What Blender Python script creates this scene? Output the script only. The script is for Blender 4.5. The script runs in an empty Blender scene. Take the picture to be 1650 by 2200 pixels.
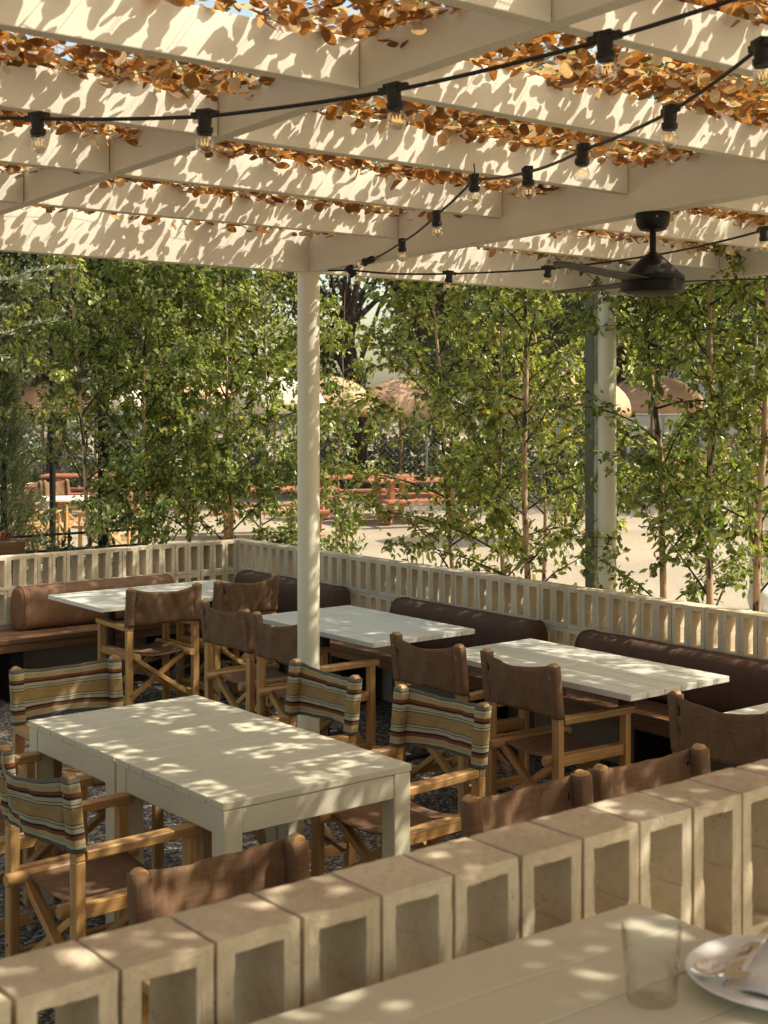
import bpy, math, random
import numpy as np
from mathutils import Vector, Matrix

C = bpy.context.scene.collection
SC = bpy.context.scene
R = math.radians
PI = math.pi

# ------------------------------------------------------------------ camera, sky, sun, exposure
# World axes follow the terrace: x runs along the far wall, y towards it.  The eye stands on the raised deck.
EYE = (0.0, 0.0, 2.05)
YAW = math.atan2(0.6214, 0.7836)
cam_d = bpy.data.cameras.new('camera'); cam = bpy.data.objects.new('camera', cam_d); C.objects.link(cam)
cam.location = EYE; cam.rotation_euler = (PI/2, 0, -YAW)
cam_d.sensor_fit = 'AUTO'; cam_d.sensor_width = 36.0
cam_d.lens = 2970/2200*36
cam_d.shift_y = -(1100-865)/2200
cam_d.clip_start = 0.05; cam_d.clip_end = 2000
cam_d.dof.use_dof = True; cam_d.dof.focus_distance = 6.3; cam_d.dof.aperture_fstop = 9.0
SC.camera = cam

SUN_V = Vector((1.0, -0.80, 1.42)).normalized()
w = bpy.data.worlds.new('World'); SC.world = w; w.use_nodes = True
nt = w.node_tree; nt.nodes.clear()
wo = nt.nodes.new('ShaderNodeOutputWorld'); bg = nt.nodes.new('ShaderNodeBackground')
sky = nt.nodes.new('ShaderNodeTexSky'); sky.sky_type = 'NISHITA'; sky.sun_disc = False
sky.sun_elevation = math.asin(SUN_V.z); sky.sun_rotation = math.atan2(SUN_V.x, SUN_V.y)
sky.air_density = 1.0; sky.dust_density = 3.0; sky.ozone_density = 0.6
tint = nt.nodes.new('ShaderNodeMixRGB'); tint.blend_type = 'MULTIPLY'; tint.inputs[0].default_value = 1
tint.inputs[2].default_value = (1.0, 0.93, 0.72, 1)
nt.links.new(sky.outputs[0], tint.inputs[1]); nt.links.new(tint.outputs[0], bg.inputs[0])
bg.inputs[1].default_value = 0.15
nt.links.new(bg.outputs[0], wo.inputs[0])

sun_d = bpy.data.lights.new('sun', 'SUN'); sun = bpy.data.objects.new('sun', sun_d); C.objects.link(sun)
sun_d.energy = 3.3; sun_d.angle = R(0.53); sun_d.color = (1.0, 0.945, 0.83)
sun.rotation_euler = SUN_V.to_track_quat('Z', 'Y').to_euler()

SC.view_settings.view_transform = 'Standard'; SC.view_settings.look = 'None'
SC.view_settings.exposure = 1.14; SC.view_settings.gamma = 1.0
SC.cycles.max_bounces = 12; SC.cycles.transmission_bounces = 12; SC.cycles.diffuse_bounces = 5; SC.cycles.transparent_max_bounces = 12
SC.cycles.use_denoising = True
SC.cycles.sample_clamp_indirect = 6.0

# ------------------------------------------------------------------ helpers
rng = np.random.default_rng(7)
random.seed(7)

def ter(X, Z, z=0.0):
    """a point X metres right of and Z metres ahead of the eye, in terrace axes"""
    return (X*0.7836 + Z*0.6214, -X*0.6214 + Z*0.7836, z)

def along(px, Z, z=0.0):
    return ter((px-825)/2970*Z, Z, z)

class MB:
    """collects shapes into one mesh"""
    def __init__(s): s.v = []; s.f = []; s.uv = []; s.mi = []
    def add(s, vs, fs, uvs=None, mi=0):
        b = len(s.v); s.v += [tuple(p) for p in vs]
        for k, f in enumerate(fs):
            s.f.append(tuple(b+i for i in f)); s.mi.append(mi)
            s.uv.append(uvs[k] if uvs else [(0, 0)]*len(f))
        return s
    def box(s, c, d, rz=0.0, mi=0):
        x, y, z = d[0]/2, d[1]/2, d[2]/2; ca, sa = math.cos(rz), math.sin(rz)
        vs = []
        for sx, sy, sz in ((-1,-1,-1),(1,-1,-1),(1,1,-1),(-1,1,-1),(-1,-1,1),(1,-1,1),(1,1,1),(-1,1,1)):
            px, py = sx*x, sy*y
            vs.append((c[0]+px*ca-py*sa, c[1]+px*sa+py*ca, c[2]+sz*z))
        fs = [(0,3,2,1),(4,5,6,7),(0,1,5,4),(1,2,6,5),(2,3,7,6),(3,0,4,7)]
        o = random.random()*7
        def q(a, b): return [(o, o), (o+a, o), (o+a, o+b), (o, o+b)]
        L = [d[0], d[1], d[2]]
        uvs = [q(L[1], L[0]), q(L[1], L[0]), q(L[2], L[0]), q(L[2], L[1]), q(L[2], L[0]), q(L[2], L[1])]
        if L[0] >= L[1]:
            uvs[0] = uvs[1] = [(o,o),(o,o+L[0]),(o+L[1],o+L[0]),(o+L[1],o)]
            uvs[2] = uvs[4] = [(o,o),(o,o+L[0]),(o+L[2],o+L[0]),(o+L[2],o)]
        else:
            uvs[0] = uvs[1] = q(L[0], L[1])
        uvs[3] = uvs[5] = [(o,o),(o,o+L[1]),(o+L[2],o+L[1]),(o+L[2],o)]
        return s.add(vs, fs, uvs, mi)
    def bar(s, p0, p1, ww, h, up=(0,0,1), mi=0):
        p0 = Vector(p0); p1 = Vector(p1); d = (p1-p0); L = d.length; d.normalize()
        u = Vector(up)
        if abs(d.dot(u)) > 0.99: u = Vector((0,1,0))
        sd = d.cross(u).normalized(); u = sd.cross(d).normalized()
        vs = []
        for p in (p0, p1):
            for a, b in ((-1,-1),(1,-1),(1,1),(-1,1)):
                vs.append(p + sd*(a*ww/2) + u*(b*h/2))
        fs = [(0,1,5,4),(1,2,6,5),(2,3,7,6),(3,0,4,7),(3,2,1,0),(4,5,6,7)]
        o = random.random()*9; per = [0, ww, ww+h, 2*ww+h, 2*ww+2*h]
        uvs = [[(o+per[k], o), (o+per[k+1], o), (o+per[k+1], o+L), (o+per[k], o+L)] for k in range(4)]
        e = [(o, o), (o+ww, o), (o+ww, o+h*0.2), (o, o+h*0.2)]
        return s.add(vs, fs, uvs+[e, e], mi)
    def tube(s, pts, rad, n=8, mi=0, cap=True):
        pts = [Vector(p) for p in pts]; m = len(pts)
        if not hasattr(rad, '__len__'): rad = [rad]*m
        vs = []; prev = None
        for i, p in enumerate(pts):
            t = (pts[min(i+1, m-1)] - pts[max(i-1, 0)]).normalized()
            if prev is None:
                a = Vector((1,0,0)) if abs(t.x) < 0.8 else Vector((0,1,0))
                prev = t.cross(a).normalized()
            u = (prev - t*prev.dot(t)).normalized(); prev = u; v2 = t.cross(u)
            for k in range(n):
                a = 2*PI*k/n
                vs.append(p + (u*math.cos(a) + v2*math.sin(a))*rad[i])
        fs = []; uvs = []; L = 0; o = random.random()*5
        for i in range(m-1):
            l2 = L + (pts[i+1]-pts[i]).length
            for k in range(n):
                k2 = (k+1) % n
                fs.append((i*n+k, i*n+k2, (i+1)*n+k2, (i+1)*n+k))
                uvs.append([(o+k/n*0.3, L), (o+(k+1)/n*0.3, L), (o+(k+1)/n*0.3, l2), (o+k/n*0.3, l2)])
            L = l2
        if cap:
            fs += [tuple(range(n))[::-1], tuple((m-1)*n+k for k in range(n))]
            uvs += [[(0,0)]*n, [(0,0)]*n]
        return s.add(vs, fs, uvs, mi)
    def lathe(s, prof, n=24, o=(0,0,0), mi=0, axis=None):
        vs = []
        M = axis if axis is not None else Matrix.Identity(3)
        for r, z in prof:
            for k in range(n):
                a = 2*PI*k/n
                vs.append(Vector(o) + M @ Vector((r*math.cos(a), r*math.sin(a), z)))
        fs = []; m = len(prof)
        for i in range(m-1):
            for k in range(n):
                k2 = (k+1) % n
                fs.append((i*n+k, i*n+k2, (i+1)*n+k2, (i+1)*n+k))
        if prof[0][0] > 1e-6: fs.append(tuple(range(n))[::-1])
        if prof[-1][0] > 1e-6: fs.append(tuple((m-1)*n+k for k in range(n)))
        return s.add(vs, fs, None, mi)
    def build(s, name, mats, parent=None, smooth=None, bevel=0.0, seg=2):
        me = bpy.data.meshes.new(name); me.from_pydata(s.v, [], s.f)
        uvl = me.uv_layers.new(name='UVMap')
        flat = [c for fu in s.uv for uv in fu for c in uv]
        uvl.data.foreach_set('uv', flat)
        for m_ in (mats if isinstance(mats, (list, tuple)) else [mats]): me.materials.append(m_)
        me.polygons.foreach_set('material_index', s.mi)
        if smooth is not None:
            me.shade_smooth() if hasattr(me, 'shade_smooth') else None
            me.set_sharp_from_angle(angle=R(smooth))
        me.update()
        o = bpy.data.objects.new(name, me); C.objects.link(o)
        if parent: o.parent = parent
        if bevel:
            b = o.modifiers.new('bevel', 'BEVEL'); b.width = bevel; b.segments = seg; b.limit_method = 'ANGLE'; b.angle_limit = R(40)
            b.harden_normals = False
        return o

def mesh_np(name, V, F, mats, parent=None, smooth=False):
    me = bpy.data.meshes.new(name); n = len(V); m, k = F.shape
    me.vertices.add(n); me.vertices.foreach_set('co', V.astype(np.float32).ravel())
    me.loops.add(m*k); me.loops.foreach_set('vertex_index', F.astype(np.int32).ravel())
    me.polygons.add(m)
    me.polygons.foreach_set('loop_start', np.arange(0, m*k, k, dtype=np.int32))
    me.polygons.foreach_set('loop_total', np.full(m, k, dtype=np.int32))
    me.update(calc_edges=True)
    if smooth: me.shade_smooth()
    for m_ in (mats if isinstance(mats, (list, tuple)) else [mats]): me.materials.append(m_)
    o = bpy.data.objects.new(name, me); C.objects.link(o)
    if parent: o.parent = parent
    return o

def thing(name, label, cat, loc=(0,0,0), rz=0.0, group=None):
    o = bpy.data.objects.new(name, None); C.objects.link(o); o.empty_display_size = 0.1
    o.location = loc; o.rotation_euler = (0, 0, rz)
    return tag(o, label, cat, group)
def tag(o, label=None, cat=None, group=None, kind=None):
    if label: o['label'] = label
    if cat: o['category'] = cat
    if group: o['group'] = group
    if kind: o['kind'] = kind
    return o
KIDS = {}
def kids(o): return [c for c in bpy.data.objects if c.parent == o]
def dup(root, loc, rz, label, group=None):
    c = root.copy(); C.objects.link(c); c.location = loc; c.rotation_euler = (0, 0, rz)
    c['label'] = label
    if group: c['group'] = group
    for ch in kids(root):
        d = ch.copy(); C.objects.link(d); d.parent = c
        for g in kids(ch):
            e = g.copy(); C.objects.link(e); e.parent = d
    return c

# ------------------------------------------------------------------ materials
def new_mat(name):
    m = bpy.data.materials.new(name); m.use_nodes = True
    t = m.node_tree; t.nodes.clear()
    out = t.nodes.new('ShaderNodeOutputMaterial'); p = t.nodes.new('ShaderNodeBsdfPrincipled')
    t.links.new(p.outputs[0], out.inputs[0])
    return m, t, p, out
def N(t, typ, **kw):
    n = t.nodes.new(typ)
    for k, v in kw.items():
        if k.startswith('i_'):
            n.inputs[int(k[2:])].default_value = v
        else: setattr(n, k, v)
    return n
def noise(t, vec, scale, detail=4, rough=0.55, w4=None):
    n = t.nodes.new('ShaderNodeTexNoise'); n.inputs['Scale'].default_value = scale
    n.inputs['Detail'].default_value = detail; n.inputs['Roughness'].default_value = rough
    if vec is not None: t.links.new(vec, n.inputs['Vector'])
    return n
def ramp(t, fac, stops, interp='LINEAR'):
    r = t.nodes.new('ShaderNodeValToRGB'); cr = r.color_ramp; cr.interpolation = interp
    while len(cr.elements) > 1: cr.elements.remove(cr.elements[-1])
    cr.elements[0].position = stops[0][0]; cr.elements[0].color = (*stops[0][1], 1)
    for p, c in stops[1:]:
        e = cr.elements.new(p); e.color = (*c, 1)
    t.links.new(fac, r.inputs[0]); return r
def mixc(t, fac, a, b, mode='MIX'):
    m = t.nodes.new('ShaderNodeMixRGB'); m.blend_type = mode
    for sock, v in ((0, fac), (1, a), (2, b)):
        if hasattr(v, 'links') or hasattr(v, 'is_linked'): t.links.new(v, m.inputs[sock])
        elif isinstance(v, (int, float)): m.inputs[sock].default_value = v
        else: m.inputs[sock].default_value = (*v, 1)
    return m.outputs[0]
def bump(t, p, h, strength=0.3, dist=0.01, prev=None):
    b = t.nodes.new('ShaderNodeBump'); b.inputs['Strength'].default_value = strength; b.inputs['Distance'].default_value = dist
    t.links.new(h, b.inputs['Height'])
    if prev is not None: t.links.new(prev, b.inputs['Normal'])
    if p is not None: t.links.new(b.outputs[0], p.inputs['Normal'])
    return b.outputs[0]
def sc3(c, k): return tuple(min(1, x*k) for x in c)

def painted(name, col, rough=0.5, var=0.10, bscale=60, bstr=0.08, stain=0.0):
    m, t, p, o = new_mat(name)
    tc = N(t, 'ShaderNodeTexCoord'); g = N(t, 'ShaderNodeNewGeometry')
    n1 = noise(t, g.outputs['Position'], 1.7, 5); n2 = noise(t, g.outputs['Position'], bscale, 3)
    c = ramp(t, n1.outputs[0], [(0.3, sc3(col, 1-var)), (0.7, sc3(col, 1+var*0.6))]).outputs[0]
    if stain:
        n3 = noise(t, g.outputs['Position'], 9, 6, 0.7)
        f = ramp(t, n3.outputs[0], [(0.5, (0,0,0)), (0.75, (stain,)*3)]).outputs[0]
        c = mixc(t, f, c, sc3(col, 0.45))
    t.links.new(c, p.inputs['Base Color']); p.inputs['Roughness'].default_value = rough
    bump(t, p, n2.outputs[0], bstr, 0.004)
    return m

def wood(name, dark, light, rough=0.45, scale=(70, 2.2), bstr=0.12):
    m, t, p, o = new_mat(name)
    uv = N(t, 'ShaderNodeUVMap'); oi = N(t, 'ShaderNodeObjectInfo')
    mp = N(t, 'ShaderNodeMapping'); mp.inputs['Scale'].default_value = (scale[0], scale[1], 1)
    t.links.new(uv.outputs[0], mp.inputs[0])
    add = N(t, 'ShaderNodeVectorMath', operation='ADD'); t.links.new(mp.outputs[0], add.inputs[0])
    mu = N(t, 'ShaderNodeVectorMath', operation='SCALE'); mu.inputs['Scale'].default_value = 40
    cmb = N(t, 'ShaderNodeCombineXYZ'); t.links.new(oi.outputs['Random'], cmb.inputs[0]); t.links.new(oi.outputs['Random'], cmb.inputs[2])
    t.links.new(cmb.outputs[0], mu.inputs[0]); t.links.new(mu.outputs[0], add.inputs[1])
    n1 = noise(t, add.outputs[0], 1.0, 6, 0.65); n1.inputs['Distortion'].default_value = 0.6
    n2 = noise(t, add.outputs[0], 0.18, 3, 0.5)
    c = ramp(t, n1.outputs[0], [(0.28, dark), (0.5, tuple((a+b)/2 for a, b in zip(dark, light))), (0.72, light)]).outputs[0]
    v = ramp(t, n2.outputs[0], [(0.3, (0.72,0.70,0.66)), (0.7, (1.12,1.08,1.0))]).outputs[0]
    c = mixc(t, 1.0, c, v, 'MULTIPLY')
    t.links.new(c, p.inputs['Base Color']); p.inputs['Roughness'].default_value = rough
    bump(t, p, n1.outputs[0], bstr, 0.002)
    return m

def fabric(name, col, weave=900, var=0.25, bstr=0.25, rough=0.9, translucent=0.12):
    m, t, p, o = new_mat(name)
    tc = N(t, 'ShaderNodeTexCoord')
    mp = N(t, 'ShaderNodeMapping'); mp.inputs['Scale'].default_value = (8, 8, 130)
    t.links.new(tc.outputs['Object'], mp.inputs[0])
    mp2 = N(t, 'ShaderNodeMapping'); mp2.inputs['Scale'].default_value = (150, 40, 6)
    t.links.new(tc.outputs['Object'], mp2.inputs[0])
    n1 = noise(t, mp.outputs[0], 1.0, 4, 0.7); n2 = noise(t, mp2.outputs[0], 1.0, 4, 0.7)
    n3 = noise(t, tc.outputs['Object'], 6, 4)
    s = N(t, 'ShaderNodeMath', operation='ADD'); t.links.new(n1.outputs[0], s.inputs[0]); t.links.new(n2.outputs[0], s.inputs[1])
    s2 = N(t, 'ShaderNodeMath', operation='MULTIPLY'); s2.inputs[1].default_value = 0.5; t.links.new(s.outputs[0], s2.inputs[0])
    c = ramp(t, s2.outputs[0], [(0.35, sc3(col, 1-var)), (0.65, sc3(col, 1+var))]).outputs[0]
    c = mixc(t, 1.0, c, ramp(t, n3.outputs[0], [(0.3, (0.85,)*3), (0.7, (1.1,)*3)]).outputs[0], 'MULTIPLY')
    t.links.new(c, p.inputs['Base Color']); p.inputs['Roughness'].default_value = rough
    p.inputs['Specular IOR Level'].default_value = 0.2
    b = bump(t, p, s2.outputs[0], bstr, 0.002)
    if translucent:
        tr = N(t, 'ShaderNodeBsdfTranslucent'); t.links.new(c, tr.inputs[0])
        mx = N(t, 'ShaderNodeMixShader'); mx.inputs[0].default_value = translucent
        t.links.new(p.outputs[0], mx.inputs[1]); t.links.new(tr.outputs[0], mx.inputs[2]); t.links.new(mx.outputs[0], o.inputs[0])
    return m

def leafmat(name, stops, trans=0.4, rough=0.45, tcol=None, spec=0.4):
    m, t, p, o = new_mat(name)
    g = N(t, 'ShaderNodeNewGeometry')
    c = ramp(t, g.outputs['Random Per Island'], stops).outputs[0]
    oi = N(t, 'ShaderNodeObjectInfo'); c = mixc(t, 1.0, c, ramp(t, oi.outputs['Random'], [(0, (0.84,0.92,0.92)), (0.5, (1.0,1.0,0.98)), (1, (1.18,1.12,1.0))]).outputs[0], 'MULTIPLY')
    t.links.new(c, p.inputs['Base Color']); p.inputs['Roughness'].default_value = rough
    p.inputs['Specular IOR Level'].default_value = spec
    tr = N(t, 'ShaderNodeBsdfTranslucent')
    if tcol: t.links.new(mixc(t, 1.0, c, tcol, 'MULTIPLY'), tr.inputs[0])
    else: t.links.new(c, tr.inputs[0])
    mx = N(t, 'ShaderNodeMixShader'); mx.inputs[0].default_value = trans
    t.links.new(p.outputs[0], mx.inputs[1]); t.links.new(tr.outputs[0], mx.inputs[2]); t.links.new(mx.outputs[0], o.inputs[0])
    return m

def plain(name, col, rough=0.5, metal=0.0, spec=0.5, bscale=0, bstr=0.1):
    m, t, p, o = new_mat(name)
    g = N(t, 'ShaderNodeNewGeometry'); n1 = noise(t, g.outputs['Position'], 14, 4)
    c = ramp(t, n1.outputs[0], [(0.3, sc3(col, 0.85)), (0.7, sc3(col, 1.12))]).outputs[0]
    t.links.new(c, p.inputs['Base Color'])
    p.inputs['Roughness'].default_value = rough; p.inputs['Metallic'].default_value = metal; p.inputs['Specular IOR Level'].default_value = spec
    if bscale:
        n2 = noise(t, g.outputs['Position'], bscale, 4); bump(t, p, n2.outputs[0], bstr, 0.003)
    return m

M = {}
M['cream'] = painted('cream_paint', (0.65, 0.61, 0.49), 0.55, 0.07, 90, 0.06, stain=0.10)
M['post'] = painted('cream_post_paint', (0.66, 0.63, 0.48), 0.38, 0.05, 120, 0.05)
M['tablepaint'] = painted('beige_table_paint', (0.62, 0.567, 0.41), 0.46, 0.09, 160, 0.10, stain=0.12)
M['tabletop_pale'] = painted('pale_slab_top', (0.64, 0.61, 0.51), 0.40, 0.10, 60, 0.08, stain=0.12)
M['wood'] = wood('ash_wood', (0.30, 0.155, 0.052), (0.58, 0.35, 0.135))
M['bench'] = wood('dark_bench_wood', (0.10, 0.045, 0.02), (0.27, 0.135, 0.06), 0.5)
M['canvas'] = fabric('brown_canvas', (0.195, 0.112, 0.062))
M['leather'] = fabric('brown_upholstery', (0.105, 0.060, 0.039), var=0.12, bstr=0.1, rough=0.85, translucent=0)
M['rustleather'] = fabric('rust_leather', (0.20, 0.103, 0.053), var=0.10, bstr=0.08, rough=0.55, translucent=0)
M['steel'] = plain('dark_steel', (0.03, 0.028, 0.025), 0.45, 0.6)
M['bronze'] = plain('bronze_steel', (0.06, 0.045, 0.03), 0.5, 0.6, bscale=80)
M['brace'] = plain('zinc_metal', (0.30, 0.28, 0.24), 0.4, 1.0)
M['black'] = plain('black_rubber', (0.012, 0.011, 0.010), 0.5, 0, 0.4)
M['pole'] = plain('matte_black_pole', (0.010, 0.009, 0.007), 0.7, 0, 0.12)
M['fanblack'] = plain('fan_black', (0.005, 0.004, 0.003), 0.45, 0.0, 0.22)
M['fanblade'] = plain('fan_blade', (0.024, 0.020, 0.014), 0.45, 0.0, 0.3)
M['greensteel'] = painted('sage_steel', (0.085, 0.090, 0.058), 0.4, 0.06, 90, 0.05)
M['terracotta'] = painted('terracotta_paint', (0.36, 0.125, 0.066), 0.5, 0.12, 60, 0.05)
M['canopy'] = fabric('peach_canopy', (0.62, 0.40, 0.26), var=0.08, bstr=0.05, translucent=0.25)
M['canopy_white'] = fabric('cream_canopy', (0.78, 0.70, 0.56), var=0.06, bstr=0.05, translucent=0.25)
M['galv'] = plain('galvanised_wire', (0.42, 0.42, 0.40), 0.45, 0.8)
M['white'] = plain('white_glaze', (0.78, 0.76, 0.72), 0.22, 0, 0.5)
M['linen'] = fabric('white_linen', (0.76, 0.74, 0.70), var=0.05, bstr=0.15, translucent=0.1)
M['silver'] = plain('polished_steel', (0.72, 0.70, 0.66), 0.16, 1.0)
M['tag'] = plain('black_tag', (0.01, 0.01, 0.012), 0.7)
M['shedgrey'] = painted('grey_cladding', (0.40,0.39,0.36), 0.6, 0.08, 40, 0.05)
M['palewall'] = painted('pale_render', (0.56,0.52,0.45), 0.85, 0.08, 60, 0.2, stain=0.2)
M['deck'] = painted('pale_concrete', (0.42, 0.38, 0.31), 0.8, 0.12, 90, 0.3, stain=0.3)
M['plinth'] = painted('tan_render', (0.34, 0.27, 0.19), 0.85, 0.12, 50, 0.3, stain=0.3)

def block_mat():
    m, t, p, o = new_mat('breeze_block')
    g = N(t, 'ShaderNodeNewGeometry'); P = g.outputs['Position']
    n1 = noise(t, P, 3.0, 4); n2 = noise(t, P, 55, 5, 0.7); n3 = noise(t, P, 240, 3)
    isl = ramp(t, g.outputs['Random Per Island'], [(0, (0.54,0.448,0.325)), (0.5, (0.59,0.498,0.368)), (1, (0.635,0.55,0.415))]).outputs[0]
    c = mixc(t, 1.0, isl, ramp(t, n1.outputs[0], [(0.3, (0.86,0.84,0.80)), (0.7, (1.12,1.10,1.06))]).outputs[0], 'MULTIPLY')
    c = mixc(t, 1.0, c, ramp(t, n2.outputs[0], [(0.30, (0.88,0.86,0.83)), (0.55, (1.03,1.02,1.0))]).outputs[0], 'MULTIPLY')
    v = N(t, 'ShaderNodeTexVoronoi'); v.inputs['Scale'].default_value = 85; t.links.new(P, v.inputs['Vector'])
    pit = ramp(t, v.outputs['Distance'], [(0.08, (0.45,0.42,0.38)), (0.2, (1,1,1))]).outputs[0]
    pm = ramp(t, noise(t, P, 20, 2).outputs[0], [(0.52, (0,0,0)), (0.6, (1,1,1))]).outputs[0]
    c = mixc(t, pm, c, mixc(t, 1.0, c, pit, 'MULTIPLY'))
    t.links.new(c, p.inputs['Base Color']); p.inputs['Roughness'].default_value = 0.92; p.inputs['Specular IOR Level'].default_value = 0.15
    b = bump(t, None, n2.outputs[0], 0.35, 0.006); b = bump(t, p, n3.outputs[0], 0.3, 0.002, b)
    return m
M['block'] = block_mat()

def gravel_mat():
    m, t, p, o = new_mat('pebble_gravel')
    g = N(t, 'ShaderNodeNewGeometry'); P = g.outputs['Position']
    v = N(t, 'ShaderNodeTexVoronoi'); v.inputs['Scale'].default_value = 62; t.links.new(P, v.inputs['Vector'])
    v2 = N(t, 'ShaderNodeTexVoronoi'); v2.inputs['Scale'].default_value = 130; t.links.new(P, v2.inputs['Vector'])
    sep = N(t, 'ShaderNodeSeparateColor'); t.links.new(v.outputs['Color'], sep.inputs[0])
    c = ramp(t, sep.outputs[0], [(0.0, (0.05,0.038,0.028)), (0.35, (0.14,0.105,0.075)), (0.7, (0.28,0.23,0.17)), (1.0, (0.52,0.46,0.38))]).outputs[0]
    e = ramp(t, v.outputs['Distance'], [(0.35, (1,1,1)), (0.75, (0.25,0.22,0.2))]).outputs[0]
    c = mixc(t, 1.0, c, e, 'MULTIPLY')
    n = noise(t, P, 1.2, 4); c = mixc(t, 1.0, c, ramp(t, n.outputs[0], [(0.3, (0.75,)*3), (0.7, (1.15,)*3)]).outputs[0], 'MULTIPLY')
    t.links.new(c, p.inputs['Base Color']); p.inputs['Roughness'].default_value = 0.8
    inv = N(t, 'ShaderNodeMath', operation='SUBTRACT'); inv.inputs[0].default_value = 1; t.links.new(v.outputs['Distance'], inv.inputs[1])
    b = bump(t, None, inv.outputs[0], 1.0, 0.012); bump(t, p, v2.outputs['Distance'], 0.4, 0.004, b)
    return m
M['gravel'] = gravel_mat()

def ground_mat():
    m, t, p, o = new_mat('decomposed_granite')
    g = N(t, 'ShaderNodeNewGeometry'); P = g.outputs['Position']
    n1 = noise(t, P, 0.5, 6); n2 = noise(t, P, 28, 5, 0.7); n3 = noise(t, P, 140, 3)
    c = ramp(t, n1.outputs[0], [(0.3, (0.29,0.235,0.165)), (0.7, (0.38,0.318,0.235))]).outputs[0]
    c = mixc(t, 1.0, c, ramp(t, n2.outputs[0], [(0.3, (0.72,0.70,0.66)), (0.65, (1.1,1.1,1.08))]).outputs[0], 'MULTIPLY')
    t.links.new(c, p.inputs['Base Color']); p.inputs['Roughness'].default_value = 0.95
    b = bump(t, None, n2.outputs[0], 0.6, 0.02); bump(t, p, n3.outputs[0], 0.5, 0.006, b)
    return m
M['ground'] = ground_mat()

def bark_mat(name, light, dark, marks=0.5):
    m, t, p, o = new_mat(name)
    uv = N(t, 'ShaderNodeUVMap'); g = N(t, 'ShaderNodeNewGeometry'); P = g.outputs['Position']
    mp = N(t, 'ShaderNodeMapping'); mp.inputs['Scale'].default_value = (14, 14, 5); t.links.new(P, mp.inputs[0])
    n1 = noise(t, mp.outputs[0], 1.0, 5, 0.65); n2 = noise(t, P, 60, 4)
    c = ramp(t, n1.outputs[0], [(marks-0.05, dark), (marks, light), (0.75, sc3(light, 1.25))]).outputs[0]
    t.links.new(c, p.inputs['Base Color']); p.inputs['Roughness'].default_value = 0.8
    b = bump(t, None, n1.outputs[0], 0.5, 0.006); bump(t, p, n2.outputs[0], 0.4, 0.003, b)
    return m
M['birchbark'] = bark_mat('birch_bark', (0.42, 0.27, 0.16), (0.05, 0.03, 0.02), 0.47)
M['bark'] = bark_mat('dark_bark', (0.10, 0.075, 0.05), (0.025, 0.018, 0.012), 0.6)
M['olivebark'] = bark_mat('olive_bark', (0.30, 0.26, 0.18), (0.12, 0.10, 0.07), 0.6)

M['birchleaf'] = leafmat('birch_leaf', [(0, (0.050,0.066,0.018)), (0.30, (0.148,0.184,0.050)), (0.62, (0.262,0.296,0.086)), (0.93, (0.41,0.41,0.155)), (0.995, (0.26,0.14,0.04))], 0.46, 0.28, (1.25,1.30,0.55), 0.55)
M['oakleaf'] = leafmat('oak_leaf', [(0, (0.03,0.036,0.014)), (0.6, (0.085,0.095,0.034)), (1, (0.15,0.155,0.055))], 0.22, 0.5)
M['farleaf'] = leafmat('far_leaf', [(0, (0.055,0.068,0.026)), (0.6, (0.12,0.14,0.05)), (1, (0.19,0.205,0.08))], 0.3, 0.5)
M['oliveleaf'] = leafmat('olive_leaf', [(0, (0.20,0.215,0.12)), (0.6, (0.36,0.37,0.23)), (1, (0.52,0.52,0.37))], 0.25, 0.45)
M['coniferleaf'] = leafmat('conifer_leaf', [(0, (0.14,0.17,0.075)), (0.6, (0.28,0.31,0.14)), (1, (0.42,0.43,0.22))], 0.45, 0.55)  # leaf tones raised in place of the sunlight that the birches block
M['netleaf'] = leafmat('net_leaf', [(0, (0.19,0.088,0.025)), (0.40, (0.33,0.165,0.048)), (0.72, (0.46,0.255,0.088)), (0.78, (0.66,0.56,0.38)), (1, (0.76,0.68,0.50))], 0.48, 0.5, (1.15,0.76,0.42), 0.4)  # the cream end of the ramp paints leaves as lit from above

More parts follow.
